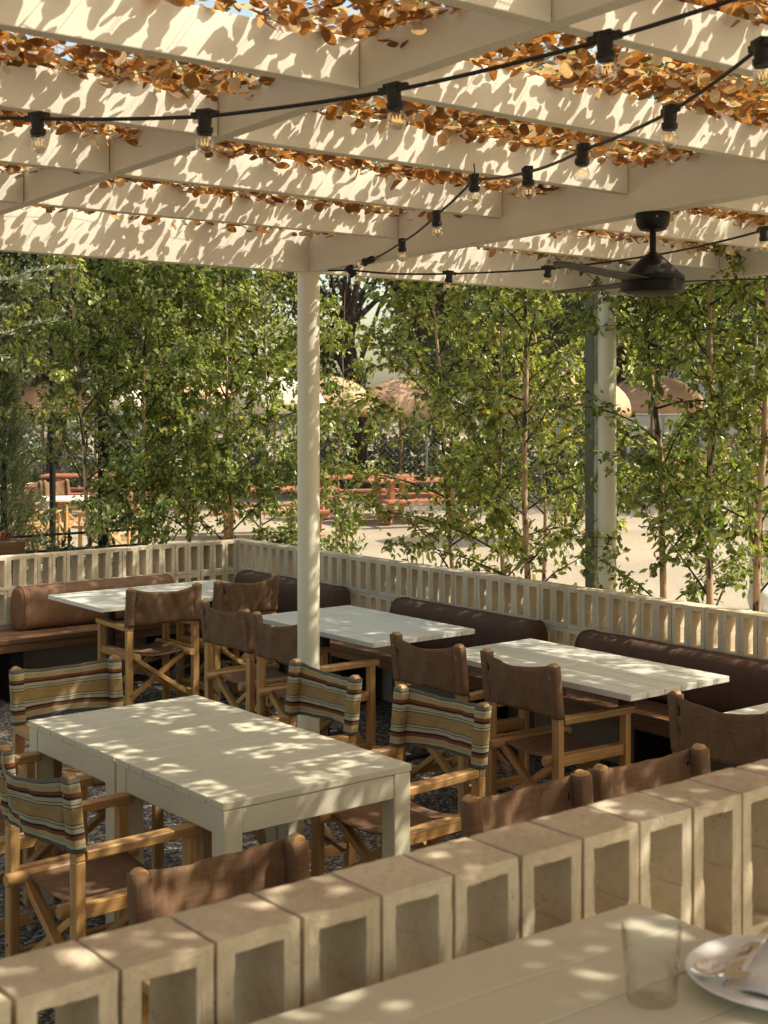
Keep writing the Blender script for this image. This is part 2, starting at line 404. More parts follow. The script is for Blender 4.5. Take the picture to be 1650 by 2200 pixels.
def stripe_mat():
    m, t, p, o = new_mat('striped_canvas')
    uv = N(t, 'ShaderNodeUVMap'); sep = N(t, 'ShaderNodeSeparateXYZ'); t.links.new(uv.outputs[0], sep.inputs[0])
    inv = N(t, 'ShaderNodeMath', operation='SUBTRACT'); inv.inputs[0].default_value = 1; t.links.new(sep.outputs[1], inv.inputs[1])
    G=(0.16,0.145,0.115); K=(0.028,0.024,0.020); CR=(0.40,0.36,0.25); BE=(0.36,0.29,0.155); RD=(0.17,0.060,0.030); GO=(0.32,0.22,0.092); GL=(0.40,0.31,0.155)
    half = [(0.0,G),(0.05,K),(0.062,CR),(0.10,BE),(0.135,GL),(0.18,RD),(0.235,K),(0.272,CR),(0.335,K),(0.347,CR),(0.382,K),(0.394,GO)]
    stops = list(half)
    ends = [h[0] for h in half[1:]]+[0.5]
    for (a, c), e in list(zip(half, ends))[::-1]:
        if c is GO: continue
        stops.append((1-e, c))
    c = ramp(t, inv.outputs[0], stops, 'CONSTANT').outputs[0]
    tc = N(t, 'ShaderNodeTexCoord'); mp = N(t, 'ShaderNodeMapping'); mp.inputs['Scale'].default_value = (8, 8, 200); t.links.new(tc.outputs['Object'], mp.inputs[0])
    n = noise(t, mp.outputs[0], 1.0, 4, 0.7)
    n2 = noise(t, tc.outputs['Object'], 500, 2)
    c = mixc(t, 1.0, c, ramp(t, n.outputs[0], [(0.3, (0.82,)*3), (0.7, (1.1,)*3)]).outputs[0], 'MULTIPLY')
    t.links.new(c, p.inputs['Base Color']); p.inputs['Roughness'].default_value = 0.9; p.inputs['Specular IOR Level'].default_value = 0.2
    bump(t, p, n2.outputs[0], 0.25, 0.001)
    tr = N(t, 'ShaderNodeBsdfTranslucent'); t.links.new(c, tr.inputs[0])
    mx = N(t, 'ShaderNodeMixShader'); mx.inputs[0].default_value = 0.12
    t.links.new(p.outputs[0], mx.inputs[1]); t.links.new(tr.outputs[0], mx.inputs[2]); t.links.new(mx.outputs[0], o.inputs[0])
    return m
M['stripe'] = stripe_mat()

def bulb_glass():
    m, t, p, o = new_mat('bulb_glass'); t.nodes.remove(p)
    tr = N(t, 'ShaderNodeBsdfTransparent'); gl = N(t, 'ShaderNodeBsdfGlossy'); gl.inputs['Roughness'].default_value = 0.03
    tr.inputs[0].default_value = (0.95, 0.93, 0.88, 1)
    lw = N(t, 'ShaderNodeLayerWeight'); lw.inputs[0].default_value = 0.35
    mx = N(t, 'ShaderNodeMixShader'); t.links.new(lw.outputs['Facing'], mx.inputs[0])
    mul = N(t, 'ShaderNodeMath', operation='MULTIPLY'); mul.inputs[1].default_value = 0.95; t.links.new(lw.outputs['Facing'], mul.inputs[0]); t.links.new(mul.outputs[0], mx.inputs[0])
    t.links.new(tr.outputs[0], mx.inputs[1]); t.links.new(gl.outputs[0], mx.inputs[2]); t.links.new(mx.outputs[0], o.inputs[0])
    return m
M['bulb'] = bulb_glass()
def filament():
    m, t, p, o = new_mat('filament'); p.inputs['Base Color'].default_value = (0.9,0.6,0.2,1)
    p.inputs['Emission Color'].default_value = (1.0,0.66,0.25,1); p.inputs['Emission Strength'].default_value = 0.3
    return m
M['filament'] = filament()
def glass():
    m, t, p, o = new_mat('clear_glass'); t.nodes.remove(p)
    lw = N(t, 'ShaderNodeLayerWeight'); lw.inputs[0].default_value = 0.5
    tr = N(t, 'ShaderNodeBsdfTransparent')
    t.links.new(ramp(t, lw.outputs['Facing'], [(0.0, (0.985,0.985,0.975)), (0.6, (0.95,0.95,0.93)), (1.0, (0.62,0.62,0.58))]).outputs[0], tr.inputs[0])
    gl = N(t, 'ShaderNodeBsdfGlossy'); gl.inputs['Roughness'].default_value = 0.02
    f = ramp(t, lw.outputs['Facing'], [(0.0, (0.05,)*3), (0.55, (0.09,)*3), (1.0, (0.75,)*3)]).outputs[0]
    mx = N(t, 'ShaderNodeMixShader'); t.links.new(f, mx.inputs[0])
    t.links.new(tr.outputs[0], mx.inputs[1]); t.links.new(gl.outputs[0], mx.inputs[2]); t.links.new(mx.outputs[0], o.inputs[0])
    return m
M['glass'] = glass()

# ------------------------------------------------------------------ setting
def struct(name, mb, mat, **kw):
    return tag(mb.build(name, mat, **kw), kind='structure')
g = MB(); g.add([(-400,-400,0),(400,-400,0),(400,400,0),(-400,400,0)], [(0,1,2,3)]); struct('ground', g, M['ground'])
g = MB(); g.add([(-8,1.47,0.004),(5.92,1.47,0.004),(5.92,9.33,0.004),(-8,9.33,0.004)], [(0,1,2,3)]); struct('gravel_floor', g, M['gravel'])
g = MB(); g.box((1.0,-1.85,0.3), (11,6.40,0.59)); struct('raised_deck', g, M['deck'], bevel=0.006)

# ------------------------------------------------------------------ hollow block walls
BH, BW, BD = 0.2405, 0.1125, 0.110
def add_block(mb, org, ua, un, z0, wj, hj, t=0.0245, tt=0.024):
    """one hollow block: ua runs along the wall, un into it"""
    led = 0.0025
    a0, a1 = 0.0, wj; z1 = hj
    outer = [(a0,z1),(a1,z1),(a1,0),(a0,0)]
    zm = hj*0.5 + random.uniform(-0.008, 0.008)
    j = lambda: random.uniform(-0.0016, 0.0016)
    iTL=(a0+t+j(),z1-tt+j()); iTR=(a1-t+j(),z1-tt+j()); iBR=(a1-t-led,tt+j()); iBL=(a0+t+led,tt+j())
    inner = [iTL, iTR, (iTR[0],zm), (iBR[0],zm), iBR, iBL, (iBL[0],zm), (iTL[0],zm)]
    vs = []
    dj = random.uniform(-0.002, 0.002)
    for n_ in (dj, BD+dj):
        for a, z in outer+inner:
            vs.append(Vector(org) + ua*a + un*n_ + Vector((0,0,z0+z)))
    k = 12
    fs = []
    for b, flip in ((0, False), (k, True)):
        F = [(b+0,b+4,b+5,b+1),(b+1,b+5,b+6,b+7,b+8,b+2),(b+2,b+8,b+9,b+3),(b+3,b+9,b+10,b+11,b+4,b+0)]
        fs += [f[::-1] for f in F] if flip else F
    for i in range(4):
        i2 = (i+1) % 4; fs.append((i, i2, k+i2, k+i))
    for i in range(8):
        i2 = (i+1) % 8; fs.append((4+i2, 4+i, k+4+i, k+4+i2))
    mb.add(vs, fs)
def wall(name, label, org, ua, un, length, z0, courses, sub=0, gap=0.0025, BW=BW, BH=BH):
    ua = Vector(ua); un = Vector(un); mb = MB(); n = int(length/BW)
    for c in range(courses):
        for i in range(n):
            wj = BW - gap + random.uniform(-0.0012, 0.0012)
            add_block(mb, Vector(org)+ua*(i*BW), ua, un, z0+c*BH, wj, BH-0.002, *((0.0215, 0.0195) if sub else (0.0245, 0.024)))
    root = thing(name, label, 'block wall', tuple(Vector(org)+ua*length/2))
    root_inv = Vector(root.location)
    mb.v = [tuple(Vector(v)-root_inv) for v in mb.v]
    o = mb.build('hollow_blocks', M['block'], root, bevel=0.0022 if not sub else 0.003, seg=1 if not sub else 2)
    if sub:
        s = o.modifiers.new('sub', 'SUBSURF'); s.subdivision_type = 'SIMPLE'; s.levels = s.render_levels = sub
        tx = bpy.data.textures.new('chips', 'CLOUDS'); tx.noise_scale = 0.012; tx.noise_depth = 2
        d = o.modifiers.new('rough', 'DISPLACE'); d.texture = tx; d.texture_coords = 'GLOBAL'; d.strength = 0.0034; d.mid_level = 0.5
    pl = MB(); c = Vector(org)+ua*(n*BW/2)+un*(BD/2) - root_inv
    if abs(ua.x) > 0.5: pl.box((c.x, c.y, (z0-0.002)/2), (n*BW, BD-0.004, z0-0.002))
    else: pl.box((c.x, c.y, (z0-0.002)/2), (BD-0.004, n*BW, z0-0.002))
    pl.build('plinth', M['plinth'], root, bevel=0.004)
    return root
WX, WY = 5.906, 9.318
wall('breeze_block_wall', 'low beige hollow-block wall behind the rust bench, left of the terrace corner', (WX-62*BW, WY, 0), (1,0,0), (0,1,0), 62*BW+0.001, 0.48, 2)
wall('breeze_block_wall', 'long beige hollow-block wall behind the dark bolsters, running right from the corner', (WX, WY+BD-71*BW, 0), (0,1,0), (1,0,0), 71*BW+0.001, 0.48, 2)
FBW = 0.122
wall('breeze_block_wall', 'large blurred hollow-block wall across the foreground, with chipped rough tops', (-1.6, 1.368, 0), (1,0,0), (0,1,0), 44*FBW+0.001, 1.43-2*BH, 2, sub=3, gap=0.006, BW=FBW)

# ------------------------------------------------------------------ pergola
def jb(y): return 2.80 + 0.029*(5.76-y)          # underside of the joists: the roof falls gently away from the eye
perg = thing('pergola', 'cream painted timber pergola with round posts over the whole terrace', 'pergola', (4.084, 5.79, 0))
PO = Vector(perg.location)
def pbar(name, p0, p1, ww, h):
    mb = MB(); mb.bar(Vector(p0)-PO, Vector(p1)-PO, ww, h)
    return mb.build(name, M['cream'], perg, bevel=0.003)
JD = 0.13
LB = 2.715
XR, XB, XE = 4.120, 2.275, 6.49
# eave beam over the posts, in two lengths that butt at the post
def lev(name, x0, x1, y, zb, h, ww): return pbar(name, (x0, y, zb+h/2), (x1, y, zb+h/2), ww, h)
lev('beam', -3.0, XR-0.0405, 5.79, LB, 0.215, 0.06)
lev('beam', XR+0.0405, XE+0.045, 5.79, LB, 0.215, 0.06)
def fall(name, x, y0, y1, dz, h, ww):
    pbar(name, (x, y0, jb(y0)+dz+h/2), (x, y1, jb(y1)+dz+h/2), ww, h)
fall('beam', XR, 5.82, -1.8, -0.085, 0.215, 0.08)
fall('beam', XE, 5.755, -1.8, -0.06, 0.19, 0.06)
fall('beam', XB-0.025, 5.755, -1.8, 0.0, JD, 0.05)
fall('beam', 0.35, 5.755, -1.8, 0.0, JD, 0.05)
for k in range(10):
    y = 5.06 - 0.71*k
    for a, b in ((-1.5, 0.322), (0.378, XB-0.053), (XB+0.003, XR-0.043), (XR+0.043, XE-0.033)):
        lev('joist', a, b, y, jb(y), JD, 0.047)
for (x, y, top, hole) in ((4.098, 5.79, LB, False), (XE, 5.93, 2.76, True)):
    mb = MB(); mb.lathe([(0.057, 0.0), (0.057, top)], 40, (x-PO.x, y-PO.y, 0))
    mb.lathe([(0.085, 0.0), (0.085, 0.012), (0.06, 0.016)], 32, (x-PO.x, y-PO.y, 0.002))
    p = mb.build('post', M['post'], perg, smooth=40)
    if hole:
        h = MB(); a = math.atan2(-0.75, -0.25) + 0.55
        d = Vector((math.cos(a), math.sin(a), 0)); c0 = Vector((x-PO.x, y-PO.y, 2.66)) + d*0.052
        h.tube([c0, c0+d*0.006], 0.013, 14)
        h.build('cable_hole', M['black'], p, smooth=40)
mb = MB(); mb.box((0,0,1.385), (0.075,0.075,2.77))
sp = mb.build('steel_post', M['greensteel'], bevel=0.005); sp.location = (6.535, 6.09, 0)
tag(sp, 'square sage green steel post beside the right cream pergola post', 'post')

# ------------------------------------------------------------------ leaf netting on the roof
NT = np.array([(0,0,0),(.14,-.30,.06),(.14,0,0),(.14,.30,.06),(.45,-.46,.11),(.45,0,.02),(.45,.46,.11),(.78,-.34,.10),(.78,0,.05),(.78,.34,.10),(1,-.10,.12),(1,.10,.12)])
NTF = np.array([(0,1,2),(0,2,3),(1,4,5),(1,5,2),(2,5,6),(2,6,3),(4,7,8),(4,8,5),(5,8,9),(5,9,6),(7,10,8),(8,10,11),(8,11,9)])
BT = np.array([(0,0,0),(.30,-.40,.10),(.72,-.30,.06),(1,0,-.10),(.72,.30,.06),(.30,.40,.10)])
BTF = np.array([(0,1,2,3),(0,3,4,5)])
def unit(a): return a/np.maximum(np.linalg.norm(a, axis=1, keepdims=True), 1e-9)
def leaves(P, D, Nn, L, W, T, TF, curl=None):
    D = unit(D); S = unit(np.cross(Nn, D)); U = np.cross(D, S)
    c = np.ones(len(P)) if curl is None else curl
    V = (P[:,None,:] + D[:,None,:]*(L[:,None]*T[None,:,0])[:,:,None] + S[:,None,:]*(W[:,None]*T[None,:,1])[:,:,None]
         + U[:,None,:]*((L*c)[:,None]*T[None,:,2])[:,:,None])
    n, k = len(P), len(T)
    F = (np.arange(n)[:,None,None]*k + TF[None,:,:]).reshape(-1, TF.shape[1])
    return V.reshape(-1,3), F
def netting():
    root = thing('leaf_netting', 'dried brown leaf camouflage netting laid over the pergola joists', 'leaf netting', (2.4, 2.4, 3.05))
    o0 = np.array(root.location)
    n = 100000
    x = rng.uniform(-1.4, 6.45, n); y = rng.uniform(-1.7, 5.74, n)
    dens = 0.5 + 0.5*np.sin(x*5.1+1.7*np.sin(y*3.3))*np.sin(y*6.3+1.1*np.sin(x*2.7))
    keep = rng.uniform(0, 1, n) < 0.60 + 0.36*dens 
    x, y = x[keep], y[keep]; x = np.concatenate([x, rng.uniform(-1.4, 6.45, 26000)]); y = np.concatenate([y, rng.uniform(-1.7, 1.0, 26000)]); n = len(x)  # extra out-of-view leaves near the eye, added to shade the foreground wall
    ph = ((5.06-y) % 0.71)/0.71
    bay = np.sin(np.pi*ph)                                         # sags between the joists
    z = 2.80 + 0.029*(5.76-y) + 0.150 - 0.028*bay + rng.normal(0, 0.014, n)
    z -= (rng.uniform(0, 1, n) < 0.22)*rng.uniform(0.0, 0.060, n)*bay**0.6
    az = rng.uniform(0, 2*np.pi, n); el = rng.normal(-0.10, 0.36, n)
    D = np.stack([np.cos(az)*np.cos(el), np.sin(az)*np.cos(el), np.sin(el)], 1)
    Nn = np.stack([rng.normal(0, .5, n), rng.normal(0, .5, n), np.ones(n)], 1)
    L = rng.uniform(0.028, 0.064, n); W = L*rng.uniform(0.62, 1.0, n)
    P = np.stack([x, y, z], 1) - o0
    V, F = leaves(P, D, Nn, L, W, NT, NTF, rng.normal(0.2, 1.3, n))
    mesh_np('leaf_cutouts', V, F, M['netleaf'], root, smooth=True)
    mb = MB()
    for k in range(170):
        xx = random.uniform(-1.4, 6.45)
        pts = [(xx-o0[0]+random.uniform(-.02,.02), yy-o0[1], jb(yy)+0.170-o0[2]) for yy in np.linspace(-1.7, 5.74, 9)]
        mb.tube(pts, 0.0008, 4, cap=False)
    for k in range(16):
        yy = random.uniform(-1.7, 5.7)
        pts = [(xx-o0[0], yy-o0[1]+random.uniform(-.04,.04), jb(yy)+0.172-o0[2]) for xx in np.linspace(-1.4, 6.45, 14)]
        mb.tube(pts, 0.0009, 4, cap=False)
    mb.build('net_cord', M['bench'], root)
netting()

# ------------------------------------------------------------------ festoon lights
def festoon(label, pts, sock_idx, sag=0.02, plug=None, hooks=()):
    root = thing('string_lights', label, 'string lights', pts[0]); o0 = Vector(pts[0])
    P = [Vector(p)-o0 for p in pts]
    path = []
    for i in range(len(P)-1):
        for k in range(8):
            f = k/8; q = P[i].lerp(P[i+1], f); q.z -= sag*4*f*(1-f)*(P[i+1]-P[i]).length*0.6
            path.append(q)
    path.append(P[-1])
    mb = MB(); mb.tube(path, 0.0048, 8)
    mb.build('cable', M['black'], root, smooth=60)
    for i in sock_idx:
        tng = (P[min(i+1, len(P)-1)]-P[max(i-1, 0)]).normalized()
        dn = Vector((random.uniform(-.12,.12), random.uniform(-.12,.12), -1))
        if plug and i in plug: dn = Vector(plug[i])
        dn.normalize()
        zax = -dn; xax = (tng - zax*tng.dot(zax)).normalized(); yax = zax.cross(xax)
        A = Matrix((xax, yax, zax)).transposed()
        s = MB()
        s.lathe([(0.0165,0.012),(0.0175,0.004),(0.0165,-0.008),(0.0165,-0.020),(0.0155,-0.021),(0.0155,-0.026),(0.0200,-0.027),(0.0200,-0.038),(0.0175,-0.040),(0.0165,-0.044)][::-1], 20, P[i], axis=A)
        s.bar(P[i]-xax*0.036+zax*0.004, P[i]+xax*0.036+zax*0.004, 0.016, 0.014, up=zax)
        s.bar(P[i]-xax*0.019+zax*0.012, P[i]+xax*0.019+zax*0.012, 0.026, 0.008, up=zax)
        so = s.build('socket', M['black'], root, smooth=40)
        b = MB(); c = P[i]-zax*0.0645
        prof = [(0.014, 0.022)] + [(0.0225*math.sin(a), 0.0225*math.cos(a)) for a in np.linspace(0.66, PI-0.001, 12)]
        b.lathe(prof, 20, c, axis=A)
        for k in range(6):
            a = k*PI/3; r = 0.0095
            e0 = c + A @ Vector((r*math.cos(a), r*math.sin(a), 0.010)); e1 = c + A @ Vector((r*0.8*math.cos(a+.4), r*0.8*math.sin(a+.4), -0.004))
            b.tube([e0, e1], 0.0011, 5, mi=1)
        b.build('bulb', [M['bulb'], M['filament']], so, smooth=60)
    for i in hooks:
        h = MB(); p = P[i]; h.tube([p+Vector((0,0,0.0)), p+Vector((0.004,0,0.03)), p+Vector((0,0,0.055))], 0.0022, 6)
        h.build('hook', M['steel'], root)
festoon('black festoon cable with five clear bulbs crossing the top of the view', [(1.10,4.20,2.90),(1.233,3.872,2.856),(1.487,3.288,2.769),(1.695,2.817,2.725),(1.905,2.369,2.736),(2.053,1.882,2.772),(2.187,1.521,2.836),(2.24,1.38,2.87)], [1,2,3,4,5], 0.012)
festoon('black festoon cable swagging from the upper right down to the near post', [(2.33,1.40,2.86),(2.422,1.781,2.797),(2.586,2.161,2.744),(2.753,2.603,2.736),(3.021,3.092,2.767),(3.227,3.567,2.826),(3.45,4.029,2.769),(3.852,4.731,2.759),(4.052,5.21,2.732),(4.091,5.435,2.707)], [1,2,3,4,5,6,7,8,9], 0.02,
        plug={8:(-.75,.45,-.35), 9:(.5,-.3,-.8)}, hooks=(5,))
festoon('black festoon cable running from the near post right behind the ceiling fan', [(4.082,5.60,2.712),(4.13,5.468,2.707),(4.261,5.3,2.684),(4.478,5.128,2.684),(4.859,4.826,2.709),(4.912,4.146,2.729),(4.684,3.433,2.748),(4.587,3.127,2.764),(4.45,2.7,2.84)], [3,4,6], 0.012)

# ------------------------------------------------------------------ ceiling fan
def fan():
    fx, fy = XR, 3.529; zb = jb(fy)-0.085
    root = thing('ceiling_fan', 'black ceiling fan with three blades under the pergola beam', 'fan', (fx, fy, zb))
    m = MB(); m.lathe([(0.0,0.0),(0.066,0.0),(0.067,-0.006),(0.062,-0.045),(0.050,-0.064),(0.03,-0.070),(0.0,-0.070)][::-1], 40); cn = m.build('canopy', M['fanblack'], root, smooth=35)
    sc = MB(); a = -2.2; sc.tube([(0.062*math.cos(a),0.062*math.sin(a),-0.02),(0.068*math.cos(a),0.068*math.sin(a),-0.02)], 0.004, 8); sc.build('screw', M['brace'], cn)
    m = MB(); m.lathe([(0.0125,-0.165),(0.0125,-0.06)], 20); m.build('downrod', M['fanblack'], root, smooth=35)
    m = MB(); m.lathe([(0.0,-0.262),(0.118,-0.262),(0.121,-0.256),(0.121,-0.244),(0.108,-0.234),(0.062,-0.190),(0.034,-0.163),(0.020,-0.156),(0.018,-0.150),(0.0,-0.149)], 48); m.build('motor_cone', M['fanblack'], root, smooth=30)
    m = MB(); m.lathe([(0.0,-0.318),(0.06,-0.316),(0.10,-0.309),(0.117,-0.303),(0.123,-0.298),(0.123,-0.266),(0.118,-0.262),(0,-0.262)], 48); m.build('housing', M['fanblack'], root, smooth=30)
    right = Vector((0.7836,-0.6214,0)); fwd = Vector((0.6214,0.7836,0))
    for deg in (233.4, 353.4, 113.4):
        d = (right*math.cos(R(deg)) + fwd*math.sin(R(deg))); sd = Vector((-d.y, d.x, 0))
        m = MB(); vs = []; n = 14
        for i in range(n+1):
            f = i/n; rr = 0.10 + 0.66*f
            ch = 0.042*(1-0.25*f)*(1 if f < 0.9 else math.sqrt(max(0.03, 1-((f-0.9)/0.1)**2)))
            tw = R(6-3*f)
            for sgn, th in ((-1,0),(1,0),(1,1),(-1,1)):
                q = d*rr + sd*(sgn*ch*math.cos(tw)) + Vector((0,0,-0.262+sgn*ch*math.sin(tw)+0.005*th-0.004+0.012*f))
                vs.append(q)
        fs = [(0,1,2,3)]
        for i in range(n):
            for k in range(4):
                k2 = (k+1) % 4; fs.append((i*4+k, (i+1)*4+k, (i+1)*4+k2, i*4+k2))
        fs.append((n*4+3, n*4+2, n*4+1, n*4))
        m.add(vs, fs); m.build('blade', M['fanblade'], root, smooth=40)
fan()

# ------------------------------------------------------------------ director chairs
PW, PDp = 0.465, 0.21        # half measures: posts are PW apart, legs at +-PDp in depth
def ypost(z): return -PDp - (0.030*max(0, z-0.60)/0.28)
def make_chair(kind):
    root = thing('director_chair', '-', 'chair')
    wd = M['wood']; hx = PW/2
    for s in (-1, 1):
        m = MB()
        m.bar((s*hx, -PDp, 0), (s*hx, -PDp, 0.60), 0.044, 0.036, up=(0,1,0))
        pts = [(s*hx, ypost(0.6)-0.0, 0.60), (s*hx, ypost(0.865), 0.865)]
        m.bar(pts[0], pts[1], 0.044, 0.034, up=(0,1,0))
        pr = [(math.cos(a)*0.0215, math.sin(a)*0.018) for a in np.linspace(0, PI, 9)]
        yt = ypost(0.865)
        vs = [(s*hx+px, yt+dy, 0.864+pz) for dy in (-0.0165, 0.0165) for px, pz in pr]
        k = len(pr)
        m.add(vs, [tuple(range(k)), tuple(range(2*k-1, k-1, -1))]+[(i, k+i, k+i+1, i+1) for i in range(k-1)], [[(0.3,0.1)]*k]*2+[[(0.3+i*.004,0.1),(0.31+i*.004,0.1),(0.31+i*.004,0.13),(0.3+i*.004,0.13)] for i in range(k-1)])
        m.build('rear_post', wd, root, bevel=0.004)
        m = MB(); m.bar((s*hx, PDp, 0), (s*hx, PDp, 0.600), 0.044, 0.036, up=(0,1,0)); m.build('front_leg', wd, root, bevel=0.004)
        m = MB(); m.bar((s*hx, -PDp+0.0195, 0.6165), (s*hx, PDp+0.042, 0.6165), 0.052, 0.032); m.build('armrest', wd, root, bevel=0.005, seg=3)
        xr = s*(hx-0.043)
        m = MB(); m.tube([(xr, -PDp-0.045, 0.435), (xr, -PDp-0.040, 0.435), (xr, PDp+0.036, 0.435), (xr, PDp+0.04, 0.435)], [0.020, 0.0235, 0.0235, 0.020], 12); m.build('seat_rail', wd, root, smooth=50)
        m = MB(); m.bar((s*hx, -PDp+0.019, 0.155), (s*hx, PDp-0.019, 0.155), 0.026, 0.042); m.build('stretcher', wd, root, bevel=0.003)
        m = MB(); m.bar((s*hx, -PDp+0.019, 0.437), (s*hx, PDp-0.019, 0.437), 0.028, 0.046); m.build('side_rail', wd, root, bevel=0.003)
    for y, off in ((PDp-0.048, 0.015), (-PDp+0.048, -0.015)):
        for s in (-1, 1):
            m = MB(); yy = y + s*off
            m.bar((-s*(hx-0.045), yy, 0.425), (s*(hx-0.02), yy, 0.150), 0.027, 0.036, up=(0,1,0)); m.build('cross_bar', wd, root, bevel=0.003)
    for s in (-1, 1):
        for y in (-PDp+0.022, PDp-0.022):
            m = MB(); m.bar((s*(hx-0.005), y, 0.345), (s*0.105, y, 0.318), 0.004, 0.016); m.tube([(s*0.105, y-0.012, 0.318), (s*0.105, y+0.012, 0.318)], 0.006, 8)
            m.build('brace', M['brace'], root)
    # seat canvas, slung between the rails
    nx, ny = 14, 10; m = MB(); vs = []; x0 = hx-0.030
    for j in range(ny+1):
        for i in range(nx+1):
            u = i/nx*2-1; yy = -PDp+0.03+(2*PDp-0.045)*j/ny
            edge = abs(u)
            z = 0.455 - 0.030*(1-u*u) - 0.006*(1-edge)*math.sin(j/ny*PI)
            vs.append((u*x0, yy, z))
    fs = [(j*(nx+1)+i, j*(nx+1)+i+1, (j+1)*(nx+1)+i+1, (j+1)*(nx+1)+i) for j in range(ny) for i in range(nx)]
    m.add(vs, fs); o = m.build('seat', M['canvas'], root, smooth=60); sm = o.modifiers.new('thick', 'SOLIDIFY'); sm.thickness = 0.004
    for s in (-1, 1):
        for z, yy in ((0.815, ypost(0.815)-0.026), (0.20, -PDp-0.0195)):
            m = MB(); m.tube([(s*hx, yy+0.003, z), (s*hx, yy-0.0015, z)], 0.0055, 10); m.build('bolt', M['brace'], root, smooth=40)
    o = make_back(kind, 0)
    o.parent = root
    tg = MB(); tg.box((-hx+0.034, ypost(0.81)-0.026, 0.805), (0.010, 0.004, 0.036)); tg.build('label_tag', M['tag'], o)
    return root
def make_back(kind, var):
    hx = PW/2; rr = random.Random(300+var*7+(kind == 'stripe'))
    # back canvas: sleeves round both posts and a slack panel between them
    mat = M['stripe'] if kind == 'stripe' else M['canvas']
    m = MB(); nv = 12; zb, zt = 0.632, 0.868
    def zrow(v): return zb + (zt-zb)*v
    for s in (-1, 1):
        ring = [(math.copysign(abs(math.cos(a))**0.5, math.cos(a))*0.0275, math.copysign(abs(math.sin(a))**0.5, math.sin(a))*0.0235) for a in np.linspace(0, 2*PI, 17)[:-1]]
        k = len(ring); vs = []; fl = 0.0
        for j in range(nv+1):
            v = j/nv; z = zrow(v)
            for (a, b) in ring: vs.append((s*hx + a*(1+0.03*math.sin(9*v+s)), ypost(z)+b, z))
        fs = []; uvs = []
        for j in range(nv):
            for i in range(k):
                i2 = (i+1) % k; fs.append((j*k+i, j*k+i2, (j+1)*k+i2, (j+1)*k+i))
                uvs.append([(i/k, j/nv), ((i+1)/k, j/nv), ((i+1)/k, (j+1)/nv), (i/k, (j+1)/nv)])
        m.add(vs, fs, uvs)
    nx = 30; vs = []; uvs = []; sagk = rr.uniform(.016,.034); bowk = rr.uniform(.034,.060); skew = rr.uniform(-.18,.18); w1 = rr.uniform(0,6); w2 = rr.uniform(0,6)
    for j in range(nv+1):
        v = j/nv
        for i in range(nx+1):
            u = i/nx*2-1; x = u*(hx-0.018)
            c = 1-u*u
            z = zrow(v) - (sagk*v - 0.010*(1-v))*c + 0.004*math.sin(2.3*u+w1)*c*v
            bow = -bowk*c*(0.72+0.28*v+skew*u) - c*(0.006*math.sin(5*u+4*v+w1) + 0.004*math.sin(9*u-6*v+w2) + 0.003*math.sin(17*(u+v*0.5)+w1))
            bow -= 0.006*math.exp(-((abs(u)-0.90)/0.10)**2)*math.sin(14*v+w2)
            vs.append((x, ypost(zrow(v)) - 0.016 + bow, z))
    W1 = nx+1
    fs = []
    for j in range(nv):
        for i in range(nx):
            fs.append((j*W1+i, j*W1+i+1, (j+1)*W1+i+1, (j+1)*W1+i))
            uvs.append([(i/nx, j/nv), ((i+1)/nx, j/nv), ((i+1)/nx, (j+1)/nv), (i/nx, (j+1)/nv)])
    m.add(vs, fs, uvs); o = m.build('backrest', mat, None, smooth=60); sm = o.modifiers.new('thick', 'SOLIDIFY'); sm.thickness = 0.004; sm.offset = 0
    return o
plain_c = make_chair('plain'); strip_c = make_chair('stripe')
BACKS = {}
for kd, pr in (('plain', plain_c), ('stripe', strip_c)):
    BACKS[pr.name] = []
    for v_ in range(1, 5):
        o = make_back(kd, v_); BACKS[pr.name].append(o.data); bpy.data.objects.remove(o)
nchair = [0]
used = set()
def chair(proto, bx, by, facing, label, group):
    """bx, by: middle of the line of the rear posts; facing: heading of the sitter in degrees from +y, clockwise"""
    rz = -R(facing); off = PDp+0.02
    loc = (bx + math.sin(R(facing))*off, by + math.cos(R(facing))*off, 0.004)
    if proto.name not in used:
        used.add(proto.name); proto.location = loc; proto.rotation_euler = (0,0,rz); proto['label'] = label; proto['group'] = group; return proto
    c = dup(proto, loc, rz, label, group); nchair[0] += 1
    for k in kids(c):
        if k.name.startswith('backrest'): k.data = BACKS[proto.name][nchair[0] % 4]
    return c
GP = 'brown canvas director chairs on the terrace'; GS = 'striped director chairs at the painted table'
chair(plain_c, 4.39, 7.80, 3, 'brown canvas director chair at the rear left table, nearer the left', GP)
chair(plain_c, 5.02, 7.81, -4, 'brown canvas director chair at the rear left table, back in bright dapples', GP)
chair(plain_c, 4.25, 6.83, 91, 'brown canvas director chair left of the one half hidden by the round post', GP)
chair(plain_c, 4.235, 6.25, 92, 'brown canvas director chair half hidden behind the round cream post', GP)
chair(plain_c, 4.43, 5.235, 88, 'brown canvas director chair at the right paired tables, farther one', GP)
chair(plain_c, 4.45, 4.60, 93, 'brown canvas director chair with sunlit seat in clear view, at the right paired tables', GP)
chair(plain_c, 4.41, 3.42, 90, 'brown canvas director chair cut by the right edge of the view', GP)
chair(plain_c, 2.98, 3.04, 181, 'brown canvas director chair back over the foreground wall, left of an adjoining chair', GP)
chair(plain_c, 3.54, 3.03, 183, 'brown canvas director chair back over the foreground wall, rightmost', GP)
chair(plain_c, 1.90, 3.07, 182, 'dark brown director chair back over the foreground wall, in front of the painted table', GP)
chair(strip_c, 2.75, 5.765, 183, 'striped director chair at the far left end of the painted table, facing us', GS)
chair(strip_c, 1.925, 4.25, 88, 'striped director chair nearest on the left side of the painted table', GS)
chair(strip_c, 3.575, 4.94, 272, 'striped director chair in front of the round cream post', GS)
